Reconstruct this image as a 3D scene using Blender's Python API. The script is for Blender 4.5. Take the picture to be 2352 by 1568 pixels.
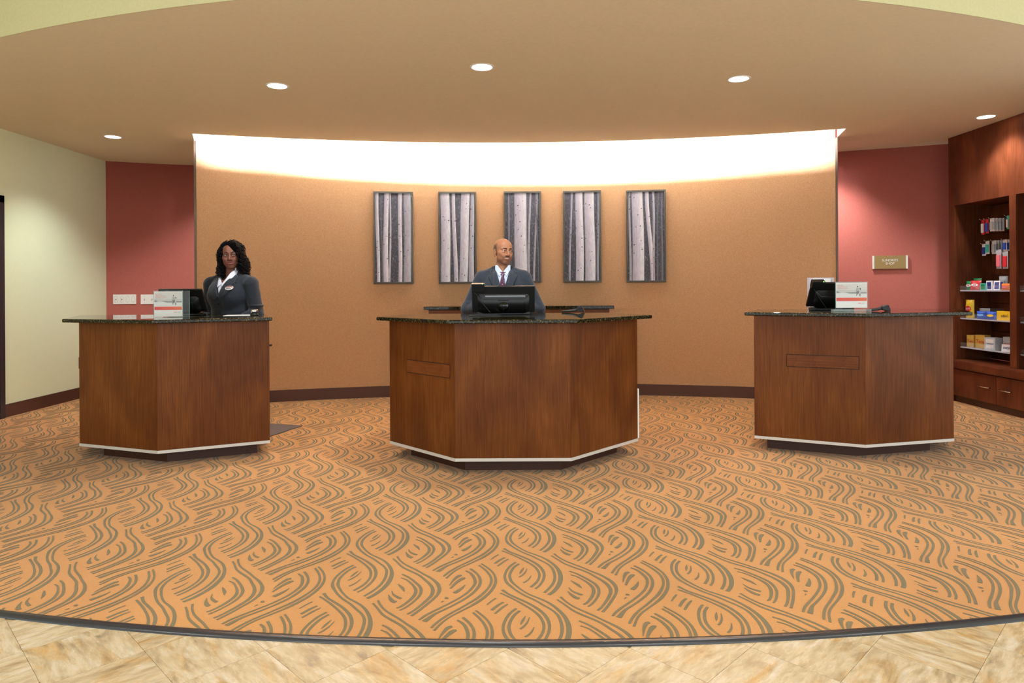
import bpy, bmesh, math, random
import numpy as np
from mathutils import Vector, Matrix
from mathutils.bvhtree import BVHTree

for o in list(bpy.data.objects):
    bpy.data.objects.remove(o, do_unlink=True)
SC = bpy.context.scene
COL = SC.collection
random.seed(7)
PI = math.pi

# ------------------------------------------------------------------ camera
F, ROLL, YH, HC = 1568.0, 0.00597, 660.5, 1.285      # focal px, roll, horizon row, camera height
cam_d = bpy.data.cameras.new('camera')
cam = bpy.data.objects.new('camera', cam_d); COL.objects.link(cam)
cam.location = (0, 0, HC)
cam.rotation_euler = (PI / 2, ROLL, 0)
cam_d.sensor_fit = 'HORIZONTAL'; cam_d.sensor_width = 36.0
cam_d.lens = F / 2352 * 36.0
cam_d.shift_y = (YH - 784) / 2352
cam_d.shift_x = 0.0003
cam_d.clip_start = 0.05; cam_d.clip_end = 100
SC.camera = cam

# ------------------------------------------------------------------ world + exposure
w = bpy.data.worlds.new('lobby_light'); SC.world = w; w.use_nodes = True
w.node_tree.nodes['Background'].inputs[0].default_value = (0.90, 0.96, 1.0, 1)
w.node_tree.nodes['Background'].inputs[1].default_value = 2.15
SC.view_settings.view_transform = 'Standard'
SC.view_settings.look = 'None'
SC.view_settings.gamma = 1.0
SC.view_settings.use_curve_mapping = False
SC.view_settings.exposure = 0.12

# ------------------------------------------------------------------ helpers
def ray(u, v):
    a, b = u - 1176, v - 784
    c, s = math.cos(ROLL), math.sin(ROLL)
    return (c * a - s * b) / F, -((s * a + c * b) - (YH - 784)) / F
def at_z(u, v, z):
    x, y = ray(u, v); d = (z - HC) / y
    return (x * d, d)
def at_y(u, v, d):
    x, zz = ray(u, v)
    return (x * d, HC + zz * d)

def lin(c):
    r = []
    for v in c[:3]:
        v = v / 255.0
        r.append(v / 12.92 if v <= 0.04045 else ((v + 0.055) / 1.055) ** 2.4)
    return (r[0], r[1], r[2], 1.0)

def mat(name, col, rough=0.5, metal=0.0, spec=0.5, coat=0.0, coat_rough=0.1, emit=None, estr=0.0, trans=0.0, ior=1.45, alpha=1.0, sheen=0.0):
    m = bpy.data.materials.new(name); m.use_nodes = True
    b = m.node_tree.nodes['Principled BSDF']
    b.inputs['Base Color'].default_value = lin(col)
    b.inputs['Roughness'].default_value = rough
    b.inputs['Metallic'].default_value = metal
    b.inputs['Specular IOR Level'].default_value = spec
    b.inputs['Coat Weight'].default_value = coat
    b.inputs['Coat Roughness'].default_value = coat_rough
    b.inputs['Transmission Weight'].default_value = trans
    b.inputs['IOR'].default_value = ior
    b.inputs['Alpha'].default_value = alpha
    b.inputs['Sheen Weight'].default_value = sheen
    if emit:
        b.inputs['Emission Color'].default_value = lin(emit)
        b.inputs['Emission Strength'].default_value = estr
    return m

def N(m, t, **kw):
    n = m.node_tree.nodes.new(t)
    for k, v in kw.items():
        if k in n.inputs: n.inputs[k].default_value = v
        else: setattr(n, k, v)
    return n
def L(m, a, ao, b, bi):
    m.node_tree.links.new(a.outputs[ao], b.inputs[bi])
def bsdf(m): return m.node_tree.nodes['Principled BSDF']
def ramp(m, stops, interp='LINEAR'):
    n = m.node_tree.nodes.new('ShaderNodeValToRGB'); cr = n.color_ramp; cr.interpolation = interp
    while len(cr.elements) < len(stops): cr.elements.new(0.5)
    for e, (p, c) in zip(cr.elements, stops):
        e.position = p; e.color = lin(c)
    return n
def coords(m, scale=(1, 1, 1), kind='Object', loc=None):
    tc = N(m, 'ShaderNodeTexCoord'); mp = N(m, 'ShaderNodeMapping')
    mp.inputs['Scale'].default_value = scale
    L(m, tc, kind, mp, 'Vector')
    return mp
def mixc(m, fac, a, b, blend='MIX'):
    n = m.node_tree.nodes.new('ShaderNodeMix'); n.data_type = 'RGBA'; n.blend_type = blend
    for idx, v in ((0, fac), (6, a), (7, b)):
        if isinstance(v, tuple) and len(v) == 2: m.node_tree.links.new(v[0].outputs[v[1]], n.inputs[idx])
        else: n.inputs[idx].default_value = v
    return n
def bump(m, src, out, strength, dist):
    b = N(m, 'ShaderNodeBump'); b.inputs['Strength'].default_value = strength; b.inputs['Distance'].default_value = dist
    L(m, src, out, b, 'Height'); L(m, b, 'Normal', bsdf(m), 'Normal')

def speckle(name, c1, c2, scale, rough=0.9, bstr=0.0, bdist=0.002, spec=0.2, p=(0.35, 0.65)):
    m = mat(name, c1, rough, spec=spec)
    mp = coords(m)
    n = N(m, 'ShaderNodeTexNoise', Scale=scale, Detail=3.0)
    L(m, mp, 'Vector', n, 'Vector')
    r = ramp(m, [(p[0], c1), (p[1], c2)])
    L(m, n, 'Fac', r, 'Fac'); L(m, r, 'Color', bsdf(m), 'Base Color')
    if bstr: bump(m, n, 'Fac', bstr, bdist)
    return m

def add_obj(name, me, m=None, parent=None, smooth=False):
    o = bpy.data.objects.new(name, me); COL.objects.link(o)
    if m is not None and not me.materials: me.materials.append(m)
    if smooth:
        me.polygons.foreach_set('use_smooth', [True] * len(me.polygons))
    if parent: o.parent = parent
    return o
def from_bm(name, bm, m=None, parent=None, smooth=False):
    me = bpy.data.meshes.new(name); bm.normal_update(); bm.to_mesh(me); bm.free()
    return add_obj(name, me, m, parent, smooth)
def pyd(name, v, f, m=None, parent=None, smooth=False):
    me = bpy.data.meshes.new(name); me.from_pydata([tuple(p) for p in v], [], f); me.update()
    return add_obj(name, me, m, parent, smooth)
def bm_box(bm, x0, x1, y0, y1, z0, z1, bev=0.0):
    r = bmesh.ops.create_cube(bm, size=1.0)
    vs = r['verts']
    for v in vs:
        v.co = Vector((x0 + (v.co.x + .5) * (x1 - x0), y0 + (v.co.y + .5) * (y1 - y0), z0 + (v.co.z + .5) * (z1 - z0)))
    if bev:
        es = list({e for v in vs for e in v.link_edges})
        bmesh.ops.bevel(bm, geom=es, offset=bev, segments=2, profile=0.6, affect='EDGES')
    return vs
def box(name, x0, x1, y0, y1, z0, z1, m, parent=None, bev=0.0):
    bm = bmesh.new(); bm_box(bm, x0, x1, y0, y1, z0, z1, bev)
    return from_bm(name, bm, m, parent)
def prism(name, pts, z0, z1, m, parent=None, bev=0.0, seg=3):
    bm = bmesh.new()
    lo = [bm.verts.new((p[0], p[1], z0)) for p in pts]; hi = [bm.verts.new((p[0], p[1], z1)) for p in pts]
    n = len(pts)
    bm.faces.new(hi); bm.faces.new(lo[::-1])
    for i in range(n): bm.faces.new((lo[i], lo[(i + 1) % n], hi[(i + 1) % n], hi[i]))
    bmesh.ops.recalc_face_normals(bm, faces=bm.faces)
    if bev:
        es = [e for e in bm.edges if abs(e.verts[0].co.z - e.verts[1].co.z) < 1e-6]
        bmesh.ops.bevel(bm, geom=es, offset=bev, segments=seg, profile=0.5, affect='EDGES')
    return from_bm(name, bm, m, parent)
def tube(name, pts, r, m, parent=None, n=8, closed=False):
    """tube mesh along points; r number or list"""
    P = [Vector(p) for p in pts]; k = len(P)
    R = [r] * k if not isinstance(r, (list, tuple)) else r
    V, Fc = [], []
    up = Vector((0.13, 0.31, 0.94)).normalized()
    for i, p in enumerate(P):
        t = (P[min(i + 1, k - 1)] - P[max(i - 1, 0)]).normalized()
        a = t.cross(up)
        if a.length < 1e-3: a = t.cross(Vector((1, 0, 0)))
        a.normalize(); b = t.cross(a)
        for j in range(n):
            th = 2 * PI * j / n
            V.append(p + (a * math.cos(th) + b * math.sin(th)) * R[i])
    for i in range(k - 1):
        for j in range(n):
            Fc.append((i * n + j, i * n + (j + 1) % n, (i + 1) * n + (j + 1) % n, (i + 1) * n + j))
    Fc.append(tuple(range(n))[::-1]); Fc.append(tuple((k - 1) * n + j for j in range(n)))
    if name is None: return V, Fc
    return pyd(name, V, Fc, m, parent, True)
def lathe(name, prof, m, parent=None, n=40, loc=(0, 0, 0)):
    V, Fc = [], []
    for r, z in prof:
        for j in range(n):
            th = 2 * PI * j / n; V.append((loc[0] + r * math.cos(th), loc[1] + r * math.sin(th), loc[2] + z))
    k = len(prof)
    for i in range(k - 1):
        for j in range(n): Fc.append((i * n + j, i * n + (j + 1) % n, (i + 1) * n + (j + 1) % n, (i + 1) * n + j))
    return pyd(name, V, Fc, m, parent, True)
def empty(name, loc, rz=0.0, rx=0.0):
    o = bpy.data.objects.new(name, None); COL.objects.link(o); o.location = loc; o.rotation_euler = (rx, 0, rz)
    o.empty_display_size = 0.1
    return o
def tag(o, label, cat, group=None):
    o['label'] = label; o['category'] = cat
    if group: o['group'] = group
    return o
def struct(o, label=None):
    o['kind'] = 'structure'
    if label: o['label'] = label
    return o
def copy_tree(o, parent=None):
    c = o.copy(); COL.objects.link(c)
    if parent: c.parent = parent
    for ch in list(o.children): copy_tree(ch, c)
    return c
def text(name, s, size, loc, rot, m, parent=None, align='CENTER', ext=0.0006, sx=1.0, shear=0.0):
    cu = bpy.data.curves.new(name, 'FONT'); cu.body = s; cu.size = size; cu.align_x = align; cu.align_y = 'CENTER'
    cu.extrude = ext; cu.resolution_u = 3; cu.shear = shear
    t = bpy.data.objects.new('tmp_text', cu); COL.objects.link(t)
    dg = bpy.context.evaluated_depsgraph_get(); me = bpy.data.meshes.new_from_object(t.evaluated_get(dg))
    bpy.data.objects.remove(t, do_unlink=True); bpy.data.curves.remove(cu)
    o = add_obj(name, me, None, parent); me.materials.clear(); me.materials.append(m)
    o.location = loc; o.rotation_euler = rot; o.scale = (sx, 1, 1)
    return o

# ------------------------------------------------------------------ materials
def wood_mat(name, dark, mid, light, vertical=True, rough=0.36):
    m = mat(name, mid, rough, spec=0.16, coat=0.03, coat_rough=0.2)
    oi = N(m, 'ShaderNodeObjectInfo')
    tc = N(m, 'ShaderNodeTexCoord')
    off = N(m, 'ShaderNodeVectorMath', operation='SCALE'); off.inputs[0].default_value = (7.3, 3.1, 5.7)
    L(m, oi, 'Random', off, 'Scale')
    ad = N(m, 'ShaderNodeVectorMath', operation='ADD'); L(m, tc, 'Object', ad, 0); L(m, off, 'Vector', ad, 1)
    def mp(sc):
        k = N(m, 'ShaderNodeMapping'); k.inputs['Scale'].default_value = sc if vertical else (sc[2], sc[1], sc[0]); L(m, ad, 'Vector', k, 'Vector'); return k
    g = N(m, 'ShaderNodeTexNoise', Scale=1.0, Detail=6.0, Roughness=0.6); L(m, mp((120, 120, 4.0)), 'Vector', g, 'Vector')
    bl = N(m, 'ShaderNodeTexNoise', Scale=1.0, Detail=3.0, Roughness=0.5, Distortion=0.6); L(m, mp((3.2, 3.2, 1.5)), 'Vector', bl, 'Vector')
    wv = N(m, 'ShaderNodeTexWave', Scale=1.0, Distortion=9.0, Detail=3.0, wave_profile='SAW'); wv.inputs['Detail Scale'].default_value = 0.9
    L(m, mp((7.0, 7.0, 1.7)), 'Vector', wv, 'Vector')
    r1 = ramp(m, [(0.25, dark), (0.5, mid), (0.75, light)]); L(m, bl, 'Fac', r1, 'Fac')
    r2 = ramp(m, [(0.3, (206, 200, 196)), (0.7, (255, 255, 255))]); L(m, g, 'Fac', r2, 'Fac')
    r3 = ramp(m, [(0.0, (255, 255, 255)), (0.86, (232, 228, 224)), (1.0, (205, 198, 190))]); L(m, wv, 'Fac', r3, 'Fac')
    a = mixc(m, 1.0, (r1, 'Color'), (r2, 'Color'), 'MULTIPLY'); b = mixc(m, 0.45, (a, 2), (r3, 'Color'), 'MULTIPLY')
    m.node_tree.links.new(b.outputs[2], bsdf(m).inputs['Base Color'])
    return m
M = {}
M['wood'] = wood_mat('stained_maple', (92, 50, 20), (112, 63, 26), (132, 78, 34))
M['wood_h'] = wood_mat('stained_maple_horizontal', (94, 50, 22), (120, 68, 32), (142, 84, 42), vertical=False)
M['wood_cab'] = wood_mat('cabinet_walnut', (76, 38, 22), (100, 52, 30), (124, 68, 42))
M['wood_dark'] = mat('dark_toe_kick', (62, 32, 18), 0.45)
M['groove'] = mat('groove_shadow', (30, 15, 8), 0.7)
M['alu'] = mat('brushed_aluminium', (206, 203, 196), 0.42, metal=0.25)
M['chrome'] = mat('chrome', (215, 215, 218), 0.12, metal=1.0)
M['black_plastic'] = mat('black_plastic', (17, 17, 18), 0.33, spec=0.5)
M['black_gloss'] = mat('black_gloss', (12, 12, 13), 0.1, spec=0.6)
M['dark_grey'] = mat('dark_grey_plastic', (48, 48, 50), 0.4)
M['silver'] = mat('silver_plastic', (178, 182, 190), 0.25, metal=0.6)
M['white'] = mat('white_plastic', (236, 234, 228), 0.4)
M['switch_grey'] = mat('switch_grey', (150, 146, 140), 0.5)
M['paper'] = mat('paper', (240, 238, 232), 0.7)
M['frame'] = mat('dark_bronze_frame', (66, 60, 48), 0.45, metal=0.1)
M['trim_metal'] = mat('brown_edge_trim', (112, 92, 76), 0.4, metal=0.2)
M['baseboard'] = mat('brown_vinyl_base', (82, 50, 38), 0.5)
M['rubber'] = mat('black_rubber_edge', (46, 46, 50), 0.28, spec=0.6)
M['led_green'] = mat('green_led', (120, 255, 90), 0.4, emit=(120, 255, 90), estr=3.0)

def granite():
    m = mat('black_gold_granite', (24, 22, 14), 0.012, spec=0.32)
    mp = coords(m)
    v = N(m, 'ShaderNodeTexVoronoi', Scale=140.0); L(m, mp, 'Vector', v, 'Vector')
    n = N(m, 'ShaderNodeTexNoise', Scale=95.0, Detail=4.0); L(m, mp, 'Vector', n, 'Vector')
    r = ramp(m, [(0.36, (12, 11, 9)), (0.5, (34, 31, 20)), (0.62, (70, 62, 32)), (0.74, (130, 116, 78))]); L(m, n, 'Fac', r, 'Fac')
    r2 = ramp(m, [(0.0, (150, 148, 140)), (0.12, (255, 255, 255))]); L(m, v, 'Distance', r2, 'Fac')
    a = mixc(m, 1.0, (r, 'Color'), (r2, 'Color'), 'MULTIPLY')
    m.node_tree.links.new(a.outputs[2], bsdf(m).inputs['Base Color'])
    return m
M['granite'] = granite()
def acrylic(name, tint=(225, 235, 238), a=0.22, rough=0.05):
    m = bpy.data.materials.new(name); m.use_nodes = True
    nt = m.node_tree; b = nt.nodes['Principled BSDF']; b.inputs['Base Color'].default_value = lin(tint); b.inputs['Roughness'].default_value = rough
    b.inputs['Alpha'].default_value = a
    return m
M['acrylic'] = acrylic('clear_acrylic', a=0.05)
M['acrylic_edge'] = acrylic('acrylic_edge', (170, 205, 195), 0.6, 0.1)
M['acrylic_frost'] = acrylic('frosted_acrylic', (225, 224, 236), 0.5, 0.25)
# ------------------------------------------------------------------ room shell
H = 2.917
XL, XR = -5.13, 4.86
def wall_y(x): return 8.2 - (x - 0.1) ** 2 / 17.6          # tan feature wall
def slot_y(x): return 7.69 - x * x / 20.5                   # front edge of the light slot in the ceiling
def soffit_y(x): return 3.689 + (x - 0.1) ** 2 / 16.1       # front edge of the low ceiling
def edge_y(x): return 2.462 + (x - 0.15) ** 2 / 19.0        # carpet edge

M['tan_wall'] = speckle('tan_textured_wallcover', (190, 142, 99), (210, 166, 124), 160.0, 0.85, 0.25, 0.002)
M['red_wall'] = speckle('terracotta_paint', (168, 92, 80), (174, 98, 86), 90.0, 0.75)
M['cream_wall'] = speckle('cream_paint', (230, 236, 196), (234, 240, 202), 110.0, 0.75)
M['yellow_paint'] = speckle('pale_yellow_paint', (206, 200, 154), (210, 204, 162), 60.0, 0.8)
M['ceiling'] = speckle('tan_ceiling_paint', (224, 214, 190), (228, 218, 194), 40.0, 0.85)
M['cove_white'] = mat('white_cove_paint', (240, 238, 232), 0.8)

def strip_wall(name, xs, yf, z0, z1, m, thick=0.06, parent=None):
    """vertical curved wall: front face at yf(x), thickness backwards"""
    V, Fc = [], []
    for x in xs:
        y = yf(x)
        V += [(x, y, z0), (x, y, z1), (x, y + thick, z0), (x, y + thick, z1)]
    for i in range(len(xs) - 1):
        a, b = 4 * i, 4 * i + 4
        Fc += [(a, b, b + 1, a + 1), (a + 2, a + 3, b + 3, b + 2), (a + 1, b + 1, b + 3, a + 3), (a, a + 2, b + 2, b)]
    k = 4 * (len(xs) - 1)
    Fc += [(0, 1, 3, 2), (k, k + 2, k + 3, k + 1)]
    o = pyd(name, V, Fc, m, parent)
    bm = bmesh.new(); bm.from_mesh(o.data); bmesh.ops.recalc_face_normals(bm, faces=bm.faces); bm.to_mesh(o.data); bm.free()
    return o
lsp = lambda a, b, n: [a + (b - a) * i / (n - 1) for i in range(n)]

# floor substrate + tiles -----------------------------------------------------
def tile_mat():
    m = mat('slate_look_tile', (205, 180, 125), 0.26, spec=0.5)
    oi = N(m, 'ShaderNodeObjectInfo'); tc = N(m, 'ShaderNodeTexCoord')
    off = N(m, 'ShaderNodeVectorMath', operation='SCALE'); off.inputs[0].default_value = (31.0, 17.0, 0.0); L(m, oi, 'Random', off, 'Scale')
    ad = N(m, 'ShaderNodeVectorMath', operation='ADD'); L(m, tc, 'Object', ad, 0); L(m, off, 'Vector', ad, 1)
    mp = N(m, 'ShaderNodeMapping'); mp.inputs['Scale'].default_value = (3.2, 9.5, 1); mp.inputs['Rotation'].default_value = (0, 0, 0.35); L(m, ad, 'Vector', mp, 'Vector')
    n1 = N(m, 'ShaderNodeTexNoise', Scale=1.4, Detail=8.0, Roughness=0.62, Distortion=1.2); L(m, mp, 'Vector', n1, 'Vector')
    n2 = N(m, 'ShaderNodeTexNoise', Scale=0.9, Detail=5.0, Roughness=0.6, Distortion=0.8); L(m, mp, 'Vector', n2, 'Vector')
    mp3 = N(m, 'ShaderNodeMapping'); mp3.inputs['Scale'].default_value = (9, 40, 1); mp3.inputs['Rotation'].default_value = (0, 0, 0.35); L(m, ad, 'Vector', mp3, 'Vector')
    n3 = N(m, 'ShaderNodeTexNoise', Scale=1.0, Detail=6.0, Roughness=0.7); L(m, mp3, 'Vector', n3, 'Vector')
    r1 = ramp(m, [(0.28, (140, 124, 104)), (0.40, (180, 158, 124)), (0.52, (200, 180, 146)), (0.64, (206, 190, 166)), (0.76, (218, 204, 184))]); L(m, n1, 'Fac', r1, 'Fac')
    r2 = ramp(m, [(0.52, (255, 255, 255)), (0.72, (246, 212, 150))]); L(m, n2, 'Fac', r2, 'Fac')
    r3 = ramp(m, [(0.30, (200, 192, 176)), (0.52, (255, 255, 255))]); L(m, n3, 'Fac', r3, 'Fac')
    a = mixc(m, 0.85, (r1, 'Color'), (r2, 'Color'), 'MULTIPLY'); b = mixc(m, 0.7, (a, 2), (r3, 'Color'), 'MULTIPLY')
    m.node_tree.links.new(b.outputs[2], bsdf(m).inputs['Base Color'])
    rr = N(m, 'ShaderNodeMapRange'); rr.inputs['To Min'].default_value = 0.2; rr.inputs['To Max'].default_value = 0.34; L(m, n3, 'Fac', rr, 'Value'); L(m, rr, 'Result', bsdf(m), 'Roughness')
    bump(m, n1, 'Fac', 0.18, 0.003)
    return m
M['tile'] = tile_mat()
M['grout'] = mat('tile_joint', (176, 154, 112), 0.7)
floor = struct(box('floor', -7, 7, -2.5, 9.6, -0.12, -0.003, M['grout']), 'tile floor of the lobby in front of the carpet')
TS = 0.3055
bm = bmesh.new(); g = 0.0007
bm_box(bm, -TS / 2 + g, TS / 2 - g, -TS / 2 + g, TS / 2 - g, -0.003, 0.0, 0.0)
tile_me = bpy.data.meshes.new('tile'); bm.to_mesh(tile_me); bm.free(); tile_me.materials.append(M['tile'])
tiles = []
D2 = TS * math.sqrt(2)
for i in range(-14, 15):
    for j in range(-14, 15):
        s = 1.115 + D2 * (i + .5); t = 1.155 + D2 * (j + .5)       # s = y + x, t = y - x
        x, y = (s - t) / 2, (s + t) / 2
        if -3.0 < x < 3.0 and 1.3 < y < edge_y(x) + 0.16:
            o = bpy.data.objects.new('tile', tile_me); COL.objects.link(o); o.location = (x, y, 0)
            o.rotation_euler = (0, 0, PI / 4 + random.choice((0, PI / 2, PI, -PI / 2))); o.parent = floor
            tiles.append(o)

# carpet ----------------------------------------------------------------------
def carpet_mat(name, c1, c2):
    m = mat(name, c1, 0.95, spec=0.1, sheen=0.15)
    mp = coords(m)
    n = N(m, 'ShaderNodeTexNoise', Scale=420.0, Detail=2.0); L(m, mp, 'Vector', n, 'Vector')
    n2 = N(m, 'ShaderNodeTexNoise', Scale=1.3, Detail=4.0); L(m, mp, 'Vector', n2, 'Vector')
    r = ramp(m, [(0.3, c1), (0.7, c2)]); L(m, n, 'Fac', r, 'Fac')
    r2 = ramp(m, [(0.3, (238, 236, 234)), (0.7, (255, 255, 255))]); L(m, n2, 'Fac', r2, 'Fac')
    a = mixc(m, 1.0, (r, 'Color'), (r2, 'Color'), 'MULTIPLY')
    m.node_tree.links.new(a.outputs[2], bsdf(m).inputs['Base Color'])
    bump(m, n, 'Fac', 0.35, 0.003)
    return m
M['carpet'] = carpet_mat('orange_carpet', (190, 132, 72), (208, 150, 90))
M['carpet_line'] = carpet_mat('olive_carpet', (112, 98, 68), (130, 115, 82))
xs = lsp(-5.13, 5.9, 90)
V = [(x, edge_y(x), 0.004) for x in xs] + [(x, 9.5, 0.004) for x in xs]
V += [(x, edge_y(x), -0.002) for x in xs]
n = len(xs)
Fc = [(i, i + 1, n + i + 1, n + i) for i in range(n - 1)] + [(2 * n + i, 2 * n + i + 1, i + 1, i) for i in range(n - 1)]
carpet = struct(pyd('floor_carpet', V, Fc, M['carpet']), 'orange carpet with olive swirl pattern around the reception desks')
# rubber edging strip between carpet and tile
prof = [(-0.026, 0.0), (-0.022, 0.006), (-0.008, 0.0095), (0.006, 0.0095), (0.018, 0.0075), (0.0225, 0.001)]
V, Fc = [], []
for x in xs:
    y = edge_y(x); s = 2 * (x - .15) / 19.0; nx, ny = -s / math.hypot(s, 1), 1 / math.hypot(s, 1)
    V += [(x + nx * a, y + ny * a, b) for a, b in prof]
k = len(prof)
for i in range(n - 1):
    for j in range(k - 1): Fc.append((i * k + j, (i + 1) * k + j, (i + 1) * k + j + 1, i * k + j + 1))
struct(pyd('trim_1', V, Fc, M['rubber'], None, True), 'black rubber edging strip between carpet and tile floor')

STROKES = {
 'A': (1130, 1250, 10.455, [
  [(462,50,12),(575,125,11),(760,220,11),(960,300,11),(1150,395,11),(1310,475,11),(1430,570,12),(1490,690,13),(1508,800,13),(1490,910,13),(1430,1010,13),(1350,1100,13),(1250,1185,13)],
  [(558,30,11),(660,100,10),(840,195,10),(1040,265,11),(1230,340,12),(1400,440,14),(1540,560,16),(1620,680,19),(1648,800,21),(1635,920,21),(1570,1050,20),(1470,1160,19),(1360,1235,18)],
  [(575,445,12),(450,530,13),(365,630,12),(315,740,12),(312,840,12),(360,940,14),(450,1025,13)],
  [(650,485,12),(540,560,13),(470,650,13),(430,740,13),(430,810,13),(470,910,13),(560,1000,11)],
  [(285,115,14),(420,195,12),(600,265,12),(780,335,12),(940,410,13),(1090,500,14),(1200,610,14),(1250,720,13),(1245,830,12),(1200,930,12),(1130,1020,11),(1040,1090,11)],
  [(240,172,10),(380,225,10),(560,300,10),(740,385,10),(900,470,11),(1030,560,12),(1110,660,12),(1140,760,11),(1110,870,12),(1050,950,13),(980,1010,13),(930,1050,13)],
  [(765,580,3),(720,640,11),(690,690,10),(662,730,4)],
  [(845,600,3),(800,690,8),(730,760,10),(650,810,9)],
  [(940,770,3),(890,850,8),(820,910,10),(750,945,11)],
  [(310,335,10),(200,390,13),(70,480,13)],
  [(400,370,7),(290,430,11),(140,540,10)],
  [(155,265,9),(60,320,8),(-30,385,6)]]),
 'B': (1260, 1260, 10.455, [
  [(60,185,8),(200,265,9),(370,370,10),(560,450,11),(760,520,11),(960,600,11),(1120,690,12),(1280,780,13),(1410,880,15),(1480,980,16),(1490,1080,15),(1440,1190,14),(1360,1320,12),(1270,1430,11),(1180,1505,11)],
  [(130,135,10),(240,220,9),(400,310,9),(600,390,10),(800,465,10),(1000,550,10),(1200,630,12),(1360,710,13),(1500,800,16),(1600,910,16),(1630,1010,14),(1610,1110,12),(1540,1230,12),(1440,1380,12),(1300,1545,12)],
  [(500,560,9),(650,610,10),(820,690,11),(1000,790,12),(1120,870,13),(1190,960,13),(1212,1050,12),(1190,1150,11),(1120,1260,10),(1040,1350,10),(950,1415,9)],
  [(525,645,7),(680,690,8),(840,775,9),(970,860,12),(1060,950,14),(1085,1050,15),(1050,1160,14),(980,1260,12),(900,1335,11),(835,1360,8)],
  [(540,790,4),(640,850,12),(720,900,13),(795,970,4)],
  [(485,950,3),(560,1030,8),(680,1090,13),(815,1135,13)],
  [(460,1040,3),(540,1120,12),(640,1190,18),(740,1225,17)]]),
 'C': (1390, 1270, 8.71, [
  [(710,200,9),(850,270,10),(980,350,10),(1090,440,11),(1150,530,11),(1165,630,10),(1130,740,12),(1060,850,13),(950,950,11),(820,1060,10),(690,1160,10),(590,1260,11),(520,1360,11),(485,1435,10)],
  [(740,170,8),(890,240,9),(1020,310,9),(1140,400,10),(1220,500,12),(1255,600,13),(1250,710,13),(1200,820,14),(1110,930,14),(990,1030,10),(850,1130,9),(730,1220,9),(640,1330,9),(575,1490,10)],
  [(580,270,11),(720,340,11),(840,420,11),(920,510,12),(950,600,13),(935,700,13),(880,800,12),(780,900,11),(650,1000,10),(510,1090,10),(400,1160,13),(330,1240,18),(270,1310,21)],
  [(510,310,8),(640,360,11),(750,440,13),(830,530,13),(845,610,12),(810,720,11),(730,820,10),(610,920,10),(470,1020,10),(320,1120,11),(220,1200,11),(150,1280,9)],
  [(480,400,14),(420,420,17),(380,490,11),(358,600,3)],
  [(590,455,10),(530,470,20),(460,550,14),(415,660,9)],
  [(665,590,3),(640,650,12),(590,710,18),(540,750,18)],
  [(420,832,5),(445,850,16),(490,860,3)],
  [(422,908,7),(380,940,2)]])}
def catmull(P, sub=4):
    P = np.array(P, float); out = []
    Q = np.vstack([2 * P[0] - P[1], P, 2 * P[-1] - P[-2]])
    for i in range(1, len(Q) - 2):
        for s in range(sub):
            t = s / sub
            out.append(0.5 * ((2 * Q[i]) + (-Q[i - 1] + Q[i + 1]) * t + (2 * Q[i - 1] - 5 * Q[i] + 4 * Q[i + 1] - Q[i + 2]) * t * t + (-Q[i - 1] + 3 * Q[i] - 3 * Q[i + 1] + Q[i + 2]) * t ** 3))
    out.append(P[-1]); return np.array(out)
unit_v, unit_f, unit_z = [], [], []
sk = 0
for ox, oy, sc, ss in STROKES.values():
    for s in ss:
        P = [at_z(ox + x / sc, oy + y / sc, 0.0) + (wd,) for x, y, wd in s]
        P = catmull(P, 3)
        T = np.gradient(P[:, :2], axis=0); T /= np.linalg.norm(T, axis=1)[:, None] + 1e-9
        Nn = np.stack([-T[:, 1], T[:, 0]], 1) * (np.maximum(P[:, 2], 2) * 0.0005)[:, None]
        b0 = len(unit_v); sk += 1
        for p, nn in zip(P[:, :2], Nn):
            unit_v.append(p + nn); unit_v.append(p - nn); unit_z += [0.0044 + 0.00004 * sk] * 2
        for i in range(len(P) - 1): unit_f.append((b0 + 2 * i, b0 + 2 * i + 1, b0 + 2 * i + 3, b0 + 2 * i + 2))
U = np.column_stack([unit_v, unit_z]); UF = np.array(unit_f)
LA, LB = np.array((0.7515, 0.0225, 0)), np.array((0.0015, 0.4600, 0))
allv, allf = [], []; cnt = 0
for i in range(-9, 9):
    for j in range(-4, 15):
        W = U + LA * i + LB * j
        c = W.mean(0)
        if c[0] < -5.6 or c[0] > 5.4 or c[1] < 1.9 or c[1] > 9.0: continue
        inside = (W[:, 1] > 2.462 + (W[:, 0] - .15) ** 2 / 19.0 - 0.015) & (W[:, 0] > XL + .02) & (W[:, 0] < XR + 0.02)
        keep = UF[inside[UF].all(1)]
        if len(keep) == 0: continue
        allv.append(W); allf.append(keep + cnt); cnt += len(W)
PV = np.vstack(allv); PF = np.vstack(allf)
used = np.unique(PF); rem = -np.ones(len(PV), int); rem[used] = np.arange(len(used))
PV = PV[used]; PF = rem[PF]
me = bpy.data.meshes.new('carpet_pattern')
me.from_pydata(PV.tolist(), [], PF.tolist()); me.update()
# make all normals face up
bm = bmesh.new(); bm.from_mesh(me)
for f in bm.faces:
    if f.normal.z < 0: f.normal_flip()
bm.to_mesh(me); bm.free()
cp = add_obj('carpet_pattern', me, M['carpet_line'], carpet); cp['kind'] = 'stuff'; cp['label'] = 'olive woven swirl lines of the carpet'

# walls -------------------------------------------------------------------------
struct(box('wall_left', XL - 0.12, XL, 6.87, 8.9, 0, 3.6, M['cream_wall']), 'cream painted side wall beside the dark door frame')
box('wall_left_front', XL - 0.12, XL, 2.0, 5.75, 0, 3.6, M['cream_wall'])
struct(bpy.data.objects['wall_left_front'], 'cream painted wall on the lobby side of the door')
box('wall_left_over_door', XL - 0.12, XL, 5.75, 6.87, 2.24, 3.6, M['cream_wall']); struct(bpy.data.objects['wall_left_over_door'], 'cream wall above the door')
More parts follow.
